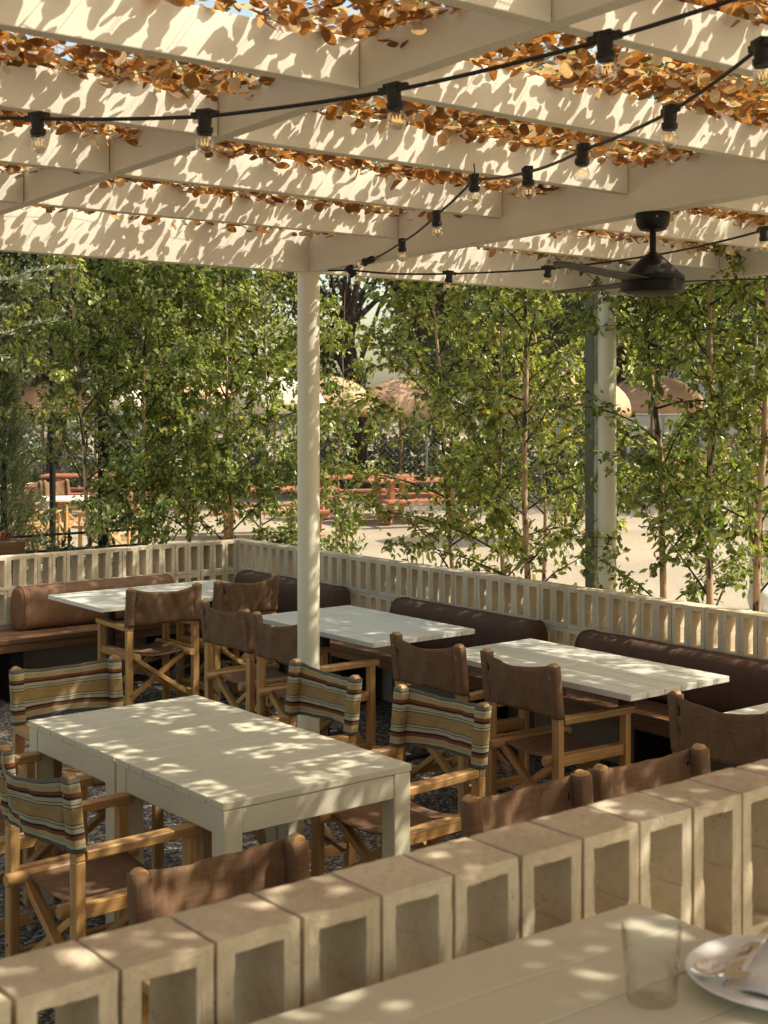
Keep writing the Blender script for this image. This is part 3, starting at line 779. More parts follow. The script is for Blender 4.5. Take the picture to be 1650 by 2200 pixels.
chair(strip_c, 3.615, 4.20, 266, 'striped director chair at the right side near end of the painted table', GS)
chair(strip_c, 1.90, 5.02, 90, 'director chair cut by the left edge, only seat and arm showing', GS)

# ------------------------------------------------------------------ tables
def painted_table(label, x0, x1, y0, y1, planks=7, group=None, legs=0.074):
    cx, cy = (x0+x1)/2, (y0+y1)/2; root = thing('dining_table', label, 'table', (cx, cy, 0.004), 0, group)
    Wd, Dp = x1-x0, y1-y0; m = MB(); pw = Dp/planks
    for i in range(planks):
        m.box((0, -Dp/2+pw*(i+0.5), 0.735+random.uniform(-.0006,.0006)), (Wd, pw-0.0040, 0.026))
    m.build('tabletop', M['tablepaint'], root, bevel=0.003)
    for sx in (-1, 1):
        for sy in (-1, 1):
            l = MB(); l.box((sx*(Wd/2-legs/2-0.004), sy*(Dp/2-legs/2-0.004), 0.36), (legs, legs, 0.72)); l.build('leg', M['tablepaint'], root, bevel=0.004)
    a = MB(); h = 0.085; z = 0.72-h/2-0.001
    for sy in (-1, 1): a.box((0, sy*(Dp/2-0.0245), z), (Wd-2*legs-0.009, 0.035, h))
    for sx in (-1, 1): a.box((sx*(Wd/2-0.0245), 0, z), (0.035, Dp-2*legs-0.009, h))
    a.build('apron', M['tablepaint'], root, bevel=0.003)
    return root
GT = 'painted tables in the middle of the terrace'
painted_table('beige slatted table in the middle, near half with the sharp front corner', 2.372, 3.166, 3.83, 4.579, 7, GT)
painted_table('beige slatted table in the middle, far half of the pair', 2.372, 3.166, 4.583, 5.335, 7, GT)
def bistro(label, x0, x1, y0, y1, along_x, planks, group='pale topped tables along the benches', cols=1):
    cx, cy = (x0+x1)/2, (y0+y1)/2; root = thing('bistro_table', label, 'table', (cx, cy, 0.004), 0, group)
    Wd, Dp = x1-x0, y1-y0; m = MB()
    for i in range(planks):
        if along_x:
            pw = Dp/planks; m.box((0, -Dp/2+pw*(i+0.5), 0.735), (Wd, pw-0.0035, 0.028))
        else:
            pw = Wd/planks; m.box((-Wd/2+pw*(i+0.5), 0, 0.735), (pw-0.0035, Dp, 0.028))
    m.build('tabletop', M['tabletop_pale'], root, bevel=0.002)
    f = MB(); f.box((0,0,0.708), (Wd*0.62, 0.05, 0.024)); f.box((0,0,0.7085), (0.05, Dp*0.62, 0.020)); f.build('top_bracket', M['steel'], root)
    offs = [0] if cols == 1 else [-0.3, 0.3]
    for o_ in offs:
        ox, oy = (o_*Wd if Wd > Dp else 0, o_*Dp if Dp >= Wd else 0)
        p = MB(); p.lathe([(0.036, 0.02), (0.036, 0.698)], 20, (ox, oy, 0)); p.build('column', M['bronze'], root, smooth=40)
        b = MB(); b.box((ox, oy, 0.012), (0.42 if Dp >= Wd else 0.06, 0.06 if Dp >= Wd else 0.42, 0.016)); b.build('foot', M['steel'], root, bevel=0.003)
    return root
bistro('pale topped table at the left bench below the corner', 4.02, 5.33, 7.94, 8.72, True, 7, cols=2)
bistro('bluish white topped table behind the round cream post', 4.585, 5.33, 5.88, 7.08, False, 7, cols=2)
bistro('dappled cream topped table on the right, far half of the pair', 4.66, 5.36, 4.797, 5.46, False, 6)
bistro('dappled cream topped table on the right, near half of the pair', 4.66, 5.36, 4.12, 4.793, False, 6)
bistro('cream topped table at the right edge behind a chair back', 4.66, 5.36, 2.98, 3.65, False, 6)

# ------------------------------------------------------------------ benches and bolsters
def bench(label, x0, x1, y0, y1, legs):
    lx = (x1-x0) > (y1-y0); root = thing('slatted_bench', label, 'bench', ((x0+x1)/2, (y0+y1)/2, 0.004))
    cx, cy = (x0+x1)/2, (y0+y1)/2; m = MB(); n = 5
    for i in range(n):
        if lx:
            pw = (y1-y0)/n; m.box((0, -(y1-y0)/2+pw*(i+.5), 0.43), (x1-x0, pw-0.008, 0.032))
        else:
            pw = (x1-x0)/n; m.box((-(x1-x0)/2+pw*(i+.5), 0, 0.43), (pw-0.008, y1-y0, 0.032))
    m.build('seat', M['bench'], root, bevel=0.003)
    f = MB()
    if lx: f.box((0, -(y1-y0)/2+0.028, 0.384), (x1-x0, 0.03, 0.056))
    else: f.box((-(x1-x0)/2+0.028, 0, 0.384), (0.03, y1-y0, 0.056))
    f.build('front_rail', M['bench'], root, bevel=0.003)
    for q in legs:
        l = MB()
        if lx: l.box((q-cx, 0.02, 0.178), (0.09, (y1-y0)*0.7, 0.354))
        else: l.box((0.02, q-cy, 0.178), ((x1-x0)*0.7, 0.09, 0.354))
        l.build('leg', M['steel'], root, bevel=0.003)
bench('long slatted wood bench along the left rear wall on black legs', 0.5, 5.42, 8.86, 9.30, (1.2, 2.4, 3.55, 3.9, 5.1))
bench('slatted wood bench along the right block wall under the dark bolsters', 5.44, 5.90, 1.6, 9.30, (2.2, 3.6, 4.9, 6.2, 7.5, 8.7))
def bolster(label, x0, x1, y0, y1, mat='leather'):
    cx, cy = (x0+x1)/2, (y0+y1)/2; root = thing('bolster_cushion', label, 'cushion', (cx, cy, 0.45), 0, 'upholstered bolsters on the benches')
    lx = (x1-x0) > (y1-y0); L = max(x1-x0, y1-y0); T = min(x1-x0, y1-y0); Hh = 0.305
    m = MB(); vs = []; n = 240; k = 28
    def sect(f):
        pts = []
        for i in range(k):
            a = 2*PI*i/k; c_, s_ = math.cos(a), math.sin(a)
            px = math.copysign(abs(c_)**0.62, c_)*T/2*f; pz = math.copysign(abs(s_)**0.62, s_)*Hh/2*f + Hh/2
            pts.append((px, pz))
        return pts
    for i in range(n+1):
        u = i/n; f = 1.0
        d = min(u, 1-u)*L
        if d < 0.05: f = 0.80 + 0.20*math.sqrt(max(0, 1-((0.05-d)/0.05)**2))
        yy = -L/2 + L*u
        for (px, pz) in sect(f*(1+0.010*math.sin(yy*21+math.sin(yy*9)*2)*0.6) - 0.022*math.exp(-(((yy+L/2) % 0.135-0.0675)/0.008)**2)):
            vs.append((yy, px, pz) if lx else (px, yy, pz))
    fs = []
    for i in range(n):
        for j in range(k):
            j2 = (j+1) % k; fs.append((i*k+j, i*k+j2, (i+1)*k+j2, (i+1)*k+j))
    fs += [tuple(range(k))[::-1], tuple(n*k+j for j in range(k))]
    m.add(vs, fs); m.build('cover', M[mat], root, smooth=60)
    for e in (-1, 1):
        p = MB(); yy = e*(L/2-0.03); ring = [((yy, px, pz) if lx else (px, yy, pz)) for px, pz in sect(1.0)]
        ring.append(ring[0]); p.tube(ring, 0.005, 6, cap=False)
        p.build('piping', M[mat], root, smooth=60)
bolster('rust brown bolster on the left bench behind the rear left table', 4.0, 5.23, 9.10, 9.305, 'rustleather')
bolster('dark brown bolster in the corner behind the round cream post', 5.69, 5.895, 7.79, 9.05)
bolster('dark brown bolster against the right wall behind the bluish white table', 5.69, 5.895, 5.84, 7.14)
bolster('dark brown bolster against the right wall at the right edge of the view', 5.69, 5.895, 4.02, 5.466)

# ------------------------------------------------------------------ near table and its setting
def near_table():
    rz = R(-1.5); z = 1.36
    root = thing('dining_table', 'pale green-beige plank table in the blurred foreground at the lower right', 'table', (1.459, 1.283, 0.6), rz)
    m = MB(); L, D, n = 2.2, 0.80, 8; pw = D/n
    for i in range(n): m.box((-L/2, -pw*(i+.5), z-0.6-0.014), (L, pw-0.0022, 0.028))
    m.build('tabletop', M['tablepaint'], root, bevel=0.002)
    for x in (-0.05, -L+0.05):
        for y in (-0.05, -D+0.05):
            l = MB(); l.box((x, y, (z-0.6-0.03)/2), (0.08, 0.08, z-0.6-0.03)); l.build('leg', M['tablepaint'], root, bevel=0.003)
    a = MB()
    for y in (-0.04, -D+0.04): a.box((-L/2, y, z-0.6-0.07), (L-0.19, 0.03, 0.075))
    for x in (-0.04, -L+0.04): a.box((x, -D/2, z-0.6-0.07), (0.03, D-0.19, 0.075))
    a.build('apron', M['tablepaint'], root)
near_table()
def tumbler():
    o = MB()
    pr = [(0.0,0.0),(0.0265,0.0),(0.0285,0.003),(0.0345,0.086),(0.0340,0.0868),(0.0334,0.086),(0.0268,0.012),(0.022,0.0095),(0.0,0.009)]
    o.lathe(pr, 48)
    ob = o.build('tumbler', M['glass'], smooth=40); ob.location = (1.233, 1.058, 1.3605)
    tag(ob, 'empty clear glass tumbler on the foreground table', 'glass')
tumbler()
def plate():
    m = MB(); m.lathe([(0.0,0.0),(0.06,0.0),(0.066,0.004),(0.108,0.013),(0.112,0.0155),(0.109,0.0175),(0.070,0.009),(0.062,0.006),(0.0,0.006)], 56)
    ob = m.build('plate', M['white'], smooth=40); ob.location = (1.386, 0.990, 1.3605); tag(ob, 'round white plate at the right edge of the foreground table', 'plate')
    # folded napkin
    m = MB(); nx, ny = 14, 8; vs = []
    for j in range(ny+1):
        for i in range(nx+1):
            u, v = i/nx-.5, j/ny-.5
            vs.append((u*0.19, v*0.085, 0.004+0.0022*math.sin(u*11+v*3)*math.cos(v*7)))
    m.add(vs, [(j*(nx+1)+i, j*(nx+1)+i+1, (j+1)*(nx+1)+i+1, (j+1)*(nx+1)+i) for j in range(ny) for i in range(nx)])
    ob = m.build('napkin', M['linen'], smooth=60); s = ob.modifiers.new('thick', 'SOLIDIFY'); s.thickness = 0.004
    ob.location = (1.412, 1.008, 1.371); ob.rotation_euler = (0, 0, R(20)); tag(ob, 'folded white napkin under the cutlery on the plate', 'napkin')
    def handle(m, x0, x1, w0, w1, z=0.0):
        n = 10; vs = []
        for i in range(n+1):
            f = i/n; x = x0+(x1-x0)*f; ww = w0+(w1-w0)*f**2; zz = z + 0.006*math.sin(f*PI)
            for a, b in ((-1,0),(1,0),(1,1),(-1,1)): vs.append((x, a*ww/2, zz+b*0.002))
        fs = [(0,3,2,1)]
        for i in range(n):
            for k in range(4):
                k2 = (k+1) % 4; fs.append((i*4+k, i*4+k2, (i+1)*4+k2, (i+1)*4+k))
        fs.append((n*4, n*4+1, n*4+2, n*4+3)); m.add(vs, fs)
    m = MB(); handle(m, 0.028, 0.165, 0.006, 0.015)
    vs = []; nr, na = 5, 18
    for th in (0, 0.0016):
        for r_ in range(nr+1):
            f = r_/nr
            for k in range(na):
                a = 2*PI*k/na; vs.append((0.030*f*math.cos(a), 0.0195*f*math.sin(a), -0.007*(1-f*f)+th))
    fs = []; B = (nr+1)*na
    for b in (0, B):
        for r_ in range(nr):
            for k in range(na):
                k2 = (k+1) % na; q = (b+r_*na+k, b+r_*na+k2, b+(r_+1)*na+k2, b+(r_+1)*na+k); fs.append(q if b else q[::-1])
    for k in range(na):
        k2 = (k+1) % na; fs.append((nr*na+k, nr*na+k2, B+nr*na+k2, B+nr*na+k))
    m.add(vs, fs)
    ob = m.build('spoon', M['silver'], smooth=50); ob.location = (1.312, 1.036, 1.3835); ob.rotation_euler = (0, R(2), R(6)); tag(ob, 'steel spoon with its bowl over the left rim of the plate', 'spoon')
    m = MB(); handle(m, 0.045, 0.185, 0.006, 0.015); m.box((0.034, 0, 0.001), (0.024, 0.020, 0.0018))
    for k in range(4): m.box((0.004, -0.0075+0.005*k, 0.001), (0.040, 0.0026, 0.0016))
    ob = m.build('fork', M['silver'], bevel=0.0004); ob.location = (1.296, 0.990, 1.3825); ob.rotation_euler = (0, R(1), R(24)); tag(ob, 'steel fork lying across the napkin, nearer us than the spoon', 'fork')
    m = MB(); m.bar((0,0,0), (0.10,0,0), 0.016, 0.0016); handle(m, 0.098, 0.20, 0.012, 0.016)
    ob = m.build('knife', M['silver'], bevel=0.0005); ob.location = (1.304, 1.014, 1.383); ob.rotation_euler = (0, 0, R(16)); tag(ob, 'steel knife between the spoon and the fork on the napkin', 'knife')
plate()

# ------------------------------------------------------------------ trees and plants
def rdir(n): 
    v = rng.normal(0, 1, (n, 3)); return unit(v)
def birch(label, x, y, h, seed, lean=(0,0), nbr=30, lf=1.0, z0=0.75, spread=1.0, r0=0.021, ls=1.0, group='young birch trees outside the terrace walls', name='birch_tree'):
    rr = np.random.default_rng(seed); root = thing(name, label, 'tree', (x, y, 0), 0, group)
    mb = MB(); n = 12
    path = []; wob = rr.normal(0, 0.025, (n+1, 2)).cumsum(0)*0.7
    for i in range(n+1):
        f = i/n; path.append(Vector((lean[0]*f+wob[i,0]*(i>0), lean[1]*f+wob[i,1]*(i>0), h*f)))
    mb.tube(path, [r0*(1-0.86*(i/n)**0.9) for i in range(n+1)], 10)
    def at_h(z):
        f = min(max(z/h, 0), 1)*n; i = min(int(f), n-1); return path[i].lerp(path[i+1], f-i)
    def clash(q):                                  # a twig may not grow through the terrace walls
        return q.z < 1.06 and ((q.x+x < 6.12 and q.y+y < 9.46) or q.y+y < 9.50 and q.x+x < 6.12)
    segs = []
    for b in range(nbr):
        z = z0 + (h*0.96-z0)*((b+rr.uniform(0,1))/nbr)
        az = b*2.39996 + rr.normal(0, 0.5); el = R(rr.uniform(18, 58))
        L = spread*min(0.25+(h-z)*0.42, 0.95)*rr.uniform(0.65, 1.15)
        d = Vector((math.cos(az)*math.cos(el), math.sin(az)*math.cos(el), math.sin(el)))
        p = at_h(z); pts = [p.copy()]; m = 6
        for i in range(m):
            d = (d + Vector((rr.normal(0,.10), rr.normal(0,.10), -0.055+rr.normal(0,.06)))).normalized(); p = p + d*(L/m); pts.append(p.copy())
        if any(clash(q) for q in pts): continue
        mb.tube(pts, [0.0085*(1-0.8*i/m)*(0.6+0.4*L) for i in range(m+1)], 5, cap=False, mi=1)
        segs.append((pts, 0.18, L))
        for t in range(6):
            i0 = 1+int(rr.integers(0, m-1)); q = pts[i0].lerp(pts[i0+1], rr.uniform(0,1)) if i0 < m else pts[i0].copy()
            dd = (pts[min(i0+1,m)]-pts[i0-1]).normalized(); l2 = L*rr.uniform(0.25, 0.5)
            d2 = (dd*0.6 + Vector(rr.normal(0,.6,3)) + Vector((0,0,-0.12))).normalized(); tp = [q.copy()]
            for i in range(3):
                d2 = (d2+Vector((0,0,-0.12))+Vector(rr.normal(0,.1,3))).normalized(); q = q+d2*(l2/3); tp.append(q.copy())
            if any(clash(q_) for q_ in tp): continue
            mb.tube(tp, [0.003, 0.0025, 0.0018, 0.001], 4, cap=False, mi=1)
            segs.append((tp, 0.05, l2))
    mb.build('trunk', [M['birchbark'], M['bark']], root, smooth=70)
    P = []; D = []
    for pts, f0, L in segs:
        k = max(3, int(L*92*lf)); A = np.array([tuple(p) for p in pts]); m = len(A)-1
        f = f0+(1-f0)*rr.uniform(0,1,k)**0.8; idx = np.minimum((f*m).astype(int), m-1); fr = f*m-idx
        p = A[idx]*(1-fr)[:,None]+A[idx+1]*fr[:,None]; d = unit(A[idx+1]-A[idx])
        P.append(p+rr.normal(0,.022,(k,3))); D.append(d*0.55+rr.normal(0,.62,(k,3))+np.array([0,0,-0.42]))
    P = np.concatenate(P); D = np.concatenate(D); k = len(P); ls = ls*rr.uniform(.82, 1.14)
    Nn = rr.normal(0, .55, (k,3))+np.array([0.12,-0.1,0.85])
    Ls = rr.uniform(0.028, 0.064, k)*ls
    V, F = leaves(P, D, Nn, Ls, Ls*rr.uniform(0.62,0.85,k), BT, BTF, rr.uniform(0.2,1.6,k))
    mesh_np('crown', V, F, M['birchleaf'], root)
    return root
birch('leftmost young birch, its crown beside the black pole', 5.02, 10.05, 5.0, 1, (-.25,.1), 34, 0.9, 1.2)
birch('dense young birch left of the middle pair, its low trunk thin and brown', 5.45, 10.0, 5.2, 2, (-.05,.2), 44, 1.35, 0.6)
birch('young birch behind the left wall with the lightest, widest crown', 5.88, 10.15, 5.4, 3, (.1,.1), 42, 1.3, 0.6)
birch('young birch nearest the terrace corner with upright spreading branches', 6.33, 10.05, 5.4, 4, (.1,.15), 40, 1.25, 0.65)
birch('leafy birch filling in behind, left of the round cream post', *along(560, 12.3)[:2], 4.6, 14, (.05,.1), 32, 1.1, 0.7, 1.0, 0.016)
birch('slender leafy sapling right behind the round cream post', 7.0, 9.55, 3.0, 5, (.1,-.05), 18, 1.0, 0.5, 0.65, 0.010)
birch('two-branched dark stemmed birch right of the round cream post', 6.80, 7.62, 5.2, 6, (-.12,.35), 38, 0.92, 0.65, 1.0, 0.019)
birch('thin birch with an orange lower trunk beside the dark stemmed one', 6.88, 7.30, 5.0, 7, (.05,.1), 32, 0.88, 0.7, 0.95, 0.020)
birch('pale barked birch left of the sage green steel post', 6.72, 6.82, 5.3, 8, (.1,.05), 35, 0.85, 0.65, 0.95, 0.027)
birch('pale barked birch right of the cream post at the right', 6.78, 5.66, 5.2, 9, (-.12,.1), 35, 0.88, 0.65, 0.95, 0.026)
birch('tall straight reddish barked birch in the middle of the right trio', 6.82, 5.36, 5.4, 10, (-.02,.03), 35, 0.88, 0.7, 0.95, 0.026)
birch('birch with dark knots at the right edge of the view', 6.75, 5.00, 5.2, 11, (.05,.05), 37, 0.9, 0.6, 1.0, 0.027)
birch('birch outside the right end of the wall, just beyond the view', 7.0, 4.15, 5.0, 21, (0,0), 30, 0.42, 2.5, 1.0, 0.026)
birch('birch outside the right end of the wall, second beyond the view', 6.95, 3.25, 5.2, 22, (0,0), 32, 0.42, 2.5, 1.0, 0.026)
birch('birch outside the right end of the wall, third beyond the view', 7.1, 2.35, 5.2, 23, (0,0), 30, 0.42, 2.5, 1.0, 0.026)
birch('bushy birch standing behind the others left of the steel post', 7.75, 7.75, 4.8, 12, (0,.1), 34, 1.0, 0.8, 1.0, 0.018)
birch('bushy birch standing behind the right trio', 7.9, 5.9, 4.8, 13, (0,.1), 34, 0.9, 0.8, 1.0, 0.018)

def shrub(label, x, y, h, r, n, seed, mat='birchleaf'):
    rr = np.random.default_rng(seed); root = thing('leafy_shrub', label, 'shrub', (x, y, 0), 0, 'low shrubs behind the walls')
    mb = MB(); P = []; D = []
    for k in range(12):
        a = rr.uniform(0, 2*PI); e = Vector((math.cos(a)*r*rr.uniform(.3,1), math.sin(a)*r*rr.uniform(.3,1), h*rr.uniform(.6,1)))
        pts = [Vector((0,0,0)), e*0.5+Vector((0,0,h*.12)), e]; mb.tube(pts, [0.007, 0.005, 0.002], 5, cap=False)
        m = n//12; f = rr.uniform(.25,1,m); A = np.array([tuple(e)])*f[:,None]+np.array([0,0,h*.2])*(f*(1-f))[:,None]
        P.append(A+rr.normal(0,.05,(m,3))); D.append(np.array([tuple(e)])+rr.normal(0,.5,(m,3)))
    mb.build('stems', M['bark'], root)
    P = np.concatenate(P); D = np.concatenate(D); k = len(P); Ls = rr.uniform(.05,.085,k)
    V, F = leaves(P, D, rr.normal(0,.5,(k,3))+np.array([0,0,1.0]), Ls, Ls*.5, BT, BTF, rr.uniform(.2,1.5,k))
    mesh_np('foliage', V, F, M[mat], root)
shrub('low pale leaved shrub behind the left wall under the railing', 4.66, 9.85, 1.18, 0.34, 420, 31, 'farleaf')
shrub('low green shrub against the outside of the left wall near the black pole', 5.25, 9.80, 1.08, 0.3, 360, 32)
shrub('small dark shrub poking over the wall right of the round cream post', 7.05, 8.35, 0.98, 0.28, 260, 33)

def conifer():
    rr = np.random.default_rng(41); x, y, _ = along(8, 12.2); root = thing('conifer', 'narrow blue-green conifer at the left edge behind the railing', 'tree', (x, y, 0))
    mb = MB(); mb.tube([(0,0,0),(0,0,2.2)], [0.05,0.01], 8); mb.build('trunk', M['bark'], root)
    n = 9000; z = rr.uniform(.15, 2.35, n); rad = 0.36*np.clip((2.45-z)/1.9, .03, 1)**.7*rr.uniform(.25,1.05,n)*(1+.25*np.sin(z*17+rr.uniform(0,6,n)*.3))
    a = rr.uniform(0, 2*np.pi, n); P = np.stack([np.cos(a)*rad, np.sin(a)*rad, z], 1)
    D = np.stack([np.cos(a), np.sin(a), rr.uniform(.4,1.4,n)], 1)+rr.normal(0,.35,(n,3))
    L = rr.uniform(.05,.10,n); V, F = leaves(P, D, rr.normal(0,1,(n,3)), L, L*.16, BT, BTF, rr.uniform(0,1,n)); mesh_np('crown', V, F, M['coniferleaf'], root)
conifer()
def olive():
    rr = np.random.default_rng(51); x, y, _ = along(-190, 10.2); root = thing('olive_tree', 'olive tree reaching grey-green sprigs in from the left edge', 'tree', (x, y, 0))
    O = Vector((x, y, 0)); mb = MB(); mb.tube([(0,0,0),(.03,.05,.9),(-.03,.02,1.8),(0,0,2.6)], [.07,.06,.05,.035], 10)
    P = []; D = []
    targets = [(158,575,9.6,2.9),(150,572,9.9,3),(90,600,9.7,3.0),(62,612,9.7,2.8),(118,688,9.6,2.7),(20,720,9.8,2.6),(25,660,10.4,2.8),(12,770,9.9,2.4),(-60,600,9.8,3.0),(-120,500,10,3.2),(-80,760,9.8,2.4),(-250,560,10,3.1),(-300,700,10,2.8)]
    for px, py, Z, zz in targets:
        e = Vector(along(px, Z, 2.05+(865-py)/2970*Z))-O; s = Vector((0,0,1.9+rr.uniform(0,.6)))
        mid = s.lerp(e, .55)+Vector((rr.normal(0,.03),rr.normal(0,.03),.12+rr.uniform(0,.08)))
        pts = [s, s.lerp(mid,.5)+Vector((0,0,.03)), mid, mid.lerp(e,.5)+Vector((0,0,.035)), e]
        mb.tube(pts, [.014,.010,.006,.004,.002], 6, cap=False)
        A = np.array([tuple(p) for p in pts]); k = 64; f = np.linspace(.3,1,k)*4*.999; i = f.astype(int); fr = (f-i)[:,None]
        p = A[i]*(1-fr)+A[i+1]*fr; d = unit(A[i+1]-A[i]); sd = unit(np.cross(d, np.array([0,0,1.0])))
        sgn = np.where(np.arange(k)%2==0, 1, -1)[:,None]
        P.append(p); D.append(d*.65+sd*sgn*.55+np.array([0,0,.35])+rr.normal(0,.22,(k,3)))
    mb.build('trunk', M['olivebark'], root, smooth=60)
    P = np.concatenate(P); D = np.concatenate(D); k = len(P); L = rr.uniform(.045,.07,k)
    V, F = leaves(P, D, rr.normal(0,.6,(k,3))+np.array([0,0,.8]), L, L*.30, BT, BTF, rr.uniform(0,.6,k)); mesh_np('crown', V, F, M['oliveleaf'], root)
olive()

def bigtree(label, x, y, h, r, seed, mat, n=9000, ls=(.10,.17), base=0.32, group='large trees beyond the fence', nclump=46, trunk=0.22):
    rr = np.random.default_rng(seed); root = thing('shade_tree', label, 'tree', (x, y, 0), 0, group)
    mb = MB(); top = Vector((rr.normal(0,.3), rr.normal(0,.3), h*.55)); mb.tube([(0,0,0), (rr.normal(0,.1),rr.normal(0,.1),h*.25), top], [trunk, trunk*.8, trunk*.45], 9)
    cl = []
    for k in range(nclump):
        d = rdir_(rr); f = rr.uniform(.45, 1.0)
        c = np.array([d[0]*r*f, d[1]*r*f, h*(base+(1-base)/2)+d[2]*h*(1-base)/2*f]); cl.append(c)
        if k % 3 == 0:
            s = top*rr.uniform(.55,1); mb.tube([s, s.lerp(Vector(c),.5)+Vector((0,0,.2)), Vector(c)], [trunk*.32, trunk*.18, .015], 5, cap=False)
    mb.build('trunk', M['bark'], root, smooth=70)
    m = n//nclump; P = []; 
    for c in cl:
        cr = r*rr.uniform(.20,.36); q = rr.normal(0,1,(m,3)); q = unit(q)*(rr.uniform(.25,1,m)**.6)[:,None]*cr*np.array([1,1,.75]); P.append(c+q)
    P = np.concatenate(P); k = len(P); L = rr.uniform(ls[0], ls[1], k)
    V, F = leaves(P, rr.normal(0,1,(k,3)), rr.normal(0,.7,(k,3))+np.array([0,0,.6]), L, L*.62, BT, BTF, rr.uniform(.2,1.5,k)); mesh_np('crown', V, F, M[mat], root)
def rdir_(rr):
    v = rr.normal(0,1,3); return v/np.linalg.norm(v)
big = [  # px, Z, height, crown radius, leaf, label
 (770,31,7.6,2.3,'oakleaf','dark spreading oak behind the peach umbrella right of the round post'),
 (120,26,7.0,2.6,'oakleaf','dark oak at the far left above the tan dining set'),
 (330,30,7.4,2.6,'oakleaf','dark oak behind the left birches'),
 (-120,24,7.0,2.6,'farleaf','broad tree at the left edge beyond the conifer'),
 (1330,30,7.2,2.6,'oakleaf','dark tree behind the right umbrellas'),
 (1610,27,6.6,2.4,'farleaf','broad tree at the right edge beyond the fence'),
 (1060,33,7.0,2.4,'farleaf','round tree straight behind the middle right birches'),
 (520,42,7.0,2.6,'farleaf','hazy tree far behind the corner birches'),
 (930,52,6.2,2.4,'farleaf','small hazy tree far off, right of the dark oak'),
 (1200,48,8.0,3.2,'farleaf','hazy tree far off behind the steel post'),
 (1480,46,8.0,3.2,'farleaf','hazy tree far off behind the right trio of birches'),
 (230,44,8.0,3.2,'farleaf','hazy tree far off behind the black poles'),
]
for i, (px, Z, h, r, mt, lb) in enumerate(big):
    x, y, _ = along(px, Z); far = Z > 40
    bigtree(lb, x, y, h, r, 100+i, mt, 7000 if far else 11000, (.16,.26) if far else (.10,.17), 0.25 if far else 0.30)

# distant tree line: one wooded mass on the horizon
def woodland():
    rr = np.random.default_rng(77); n = 16000
    px = rr.uniform(-600, 2300, n); Z = rr.uniform(85, 120, n); X = (px-825)/2970*Z
    hh = 2.6+1.2*np.sin(px*.011)+0.7*np.sin(px*.037+1)
    z = rr.uniform(0, 1, n)**.7*hh
    P = np.stack([X*.7836+Z*.6214, -X*.6214+Z*.7836, z], 1); L = rr.uniform(.5,.9,n)
    V, F = leaves(P, rr.normal(0,1,(n,3)), rr.normal(0,.7,(n,3))+np.array([0,0,.6]), L, L*.6, BT, BTF)
    o = mesh_np('distant_woodland', V, F, M['farleaf']); tag(o, 'low wooded line along the horizon', 'woodland', kind='stuff')
woodland()

# ------------------------------------------------------------------ things outside the terrace
def parasol(label, px, Z, r, zt, zr, mat='canopy'):
    x, y, _ = along(px, Z); root = thing('parasol', label, 'umbrella', (x, y, 0), 0, 'parasols in the yard')
    m = MB(); n = 32; prof = []
    for i in range(9):
        f = i/8; prof.append((max(.001, r*math.sin(f*PI/2*0.97)), zr+(zt-zr)*math.cos(f*PI/2)))
    vs = []
    for rr_, z in prof:
        for k in range(n):
            a = 2*PI*k/n; s = 1-0.10*abs(math.sin(4*a))**0.7; vs.append((rr_*s*math.cos(a), rr_*s*math.sin(a), z))
    for k in range(n):
        a = 2*PI*k/n; s = 1-0.10*abs(math.sin(4*a))**0.7; vs.append((r*s*math.cos(a), r*s*math.sin(a), zr-0.14))
    fs = [(i*n+k, i*n+(k+1)%n, (i+1)*n+(k+1)%n, (i+1)*n+k) for i in range(len(prof)) for k in range(n)]
    m.add(vs, fs); o = m.build('canopy', M[mat], root, smooth=50); s = o.modifiers.new('thick','SOLIDIFY'); s.thickness = .006
    p = MB(); p.tube([(0,0,0),(0,0,zt+.05)], .025, 10); p.build('pole', M['bench'], root, smooth=60)
    rb = MB()
    for k in range(8):
        a = k*PI/4+PI/8; rb.tube([(0,0,zt-.08),(r*.85*math.cos(a), r*.85*math.sin(a), zr+.08)], .008, 4)
    rb.build('ribs', M['bench'], root)
    b = MB(); b.lathe([(.26,0),(.26,.05),(.06,.08)], 24); b.build('base', M['deck'], root, smooth=40)
for px, Z, r, zt, zr, mt, lb in [(92,26,.85,2.5,2.0,'canopy','peach parasol at the far left above the tan dining set'),(205,27,1.0,2.6,2.05,'canopy_white','cream parasol seen through the left birches, beside the black pole'),(395,28,1.1,2.6,2.0,'canopy','peach parasol mostly hidden by the dense left birches'),
  (590,27,1.0,2.55,1.98,'canopy_white','bright cream parasol just left of the round cream post'),(705,29,.95,2.6,1.95,'canopy','peach domed parasol just right of the round cream post'),(860,30,1.0,2.55,1.88,'canopy','tan parasol behind the two-branched birch'),
  (1215,20.4,.95,2.50,1.98,'canopy','tan parasol behind the sage green steel post'),(1400,29,1.1,2.6,1.98,'canopy','tan parasol behind the right trio of birches')]:
    parasol(lb, px, Z, r, zt, zr, mt)

def make_picnic():
    root = thing('picnic_table', '-', 'picnic table', (0,0,0), 0, 'terracotta picnic tables in the yard'); mt = M['terracotta']
    m = MB()
    for i in range(5): m.box((0, -.32+.16*i, .735), (2.0, .15, .04))
    m.build('tabletop', mt, root, bevel=.006)
    for s in (-1, 1):
        m = MB(); m.box((0, s*.68, .44), (2.0, .13, .045)); m.box((0, s*.82, .44), (2.0, .13, .045)); m.build('bench_seat', mt, root, bevel=.006)
        m = MB(); x = s*.68
        pts = [(-.30,.71),(-.22,.10),(-.10,.03),(.10,.03),(.22,.10),(.30,.71)]
        for a, b in zip(pts[:-1], pts[1:]): m.bar((x, a[0], a[1]), (x, b[0], b[1]), .12, .08, up=(1,0,0))
        m.bar((x,-.86,.39), (x,.86,.39), .10, .06)
        m.build('leg_frame', mt, root, bevel=.01)
    return root
pic = make_picnic()
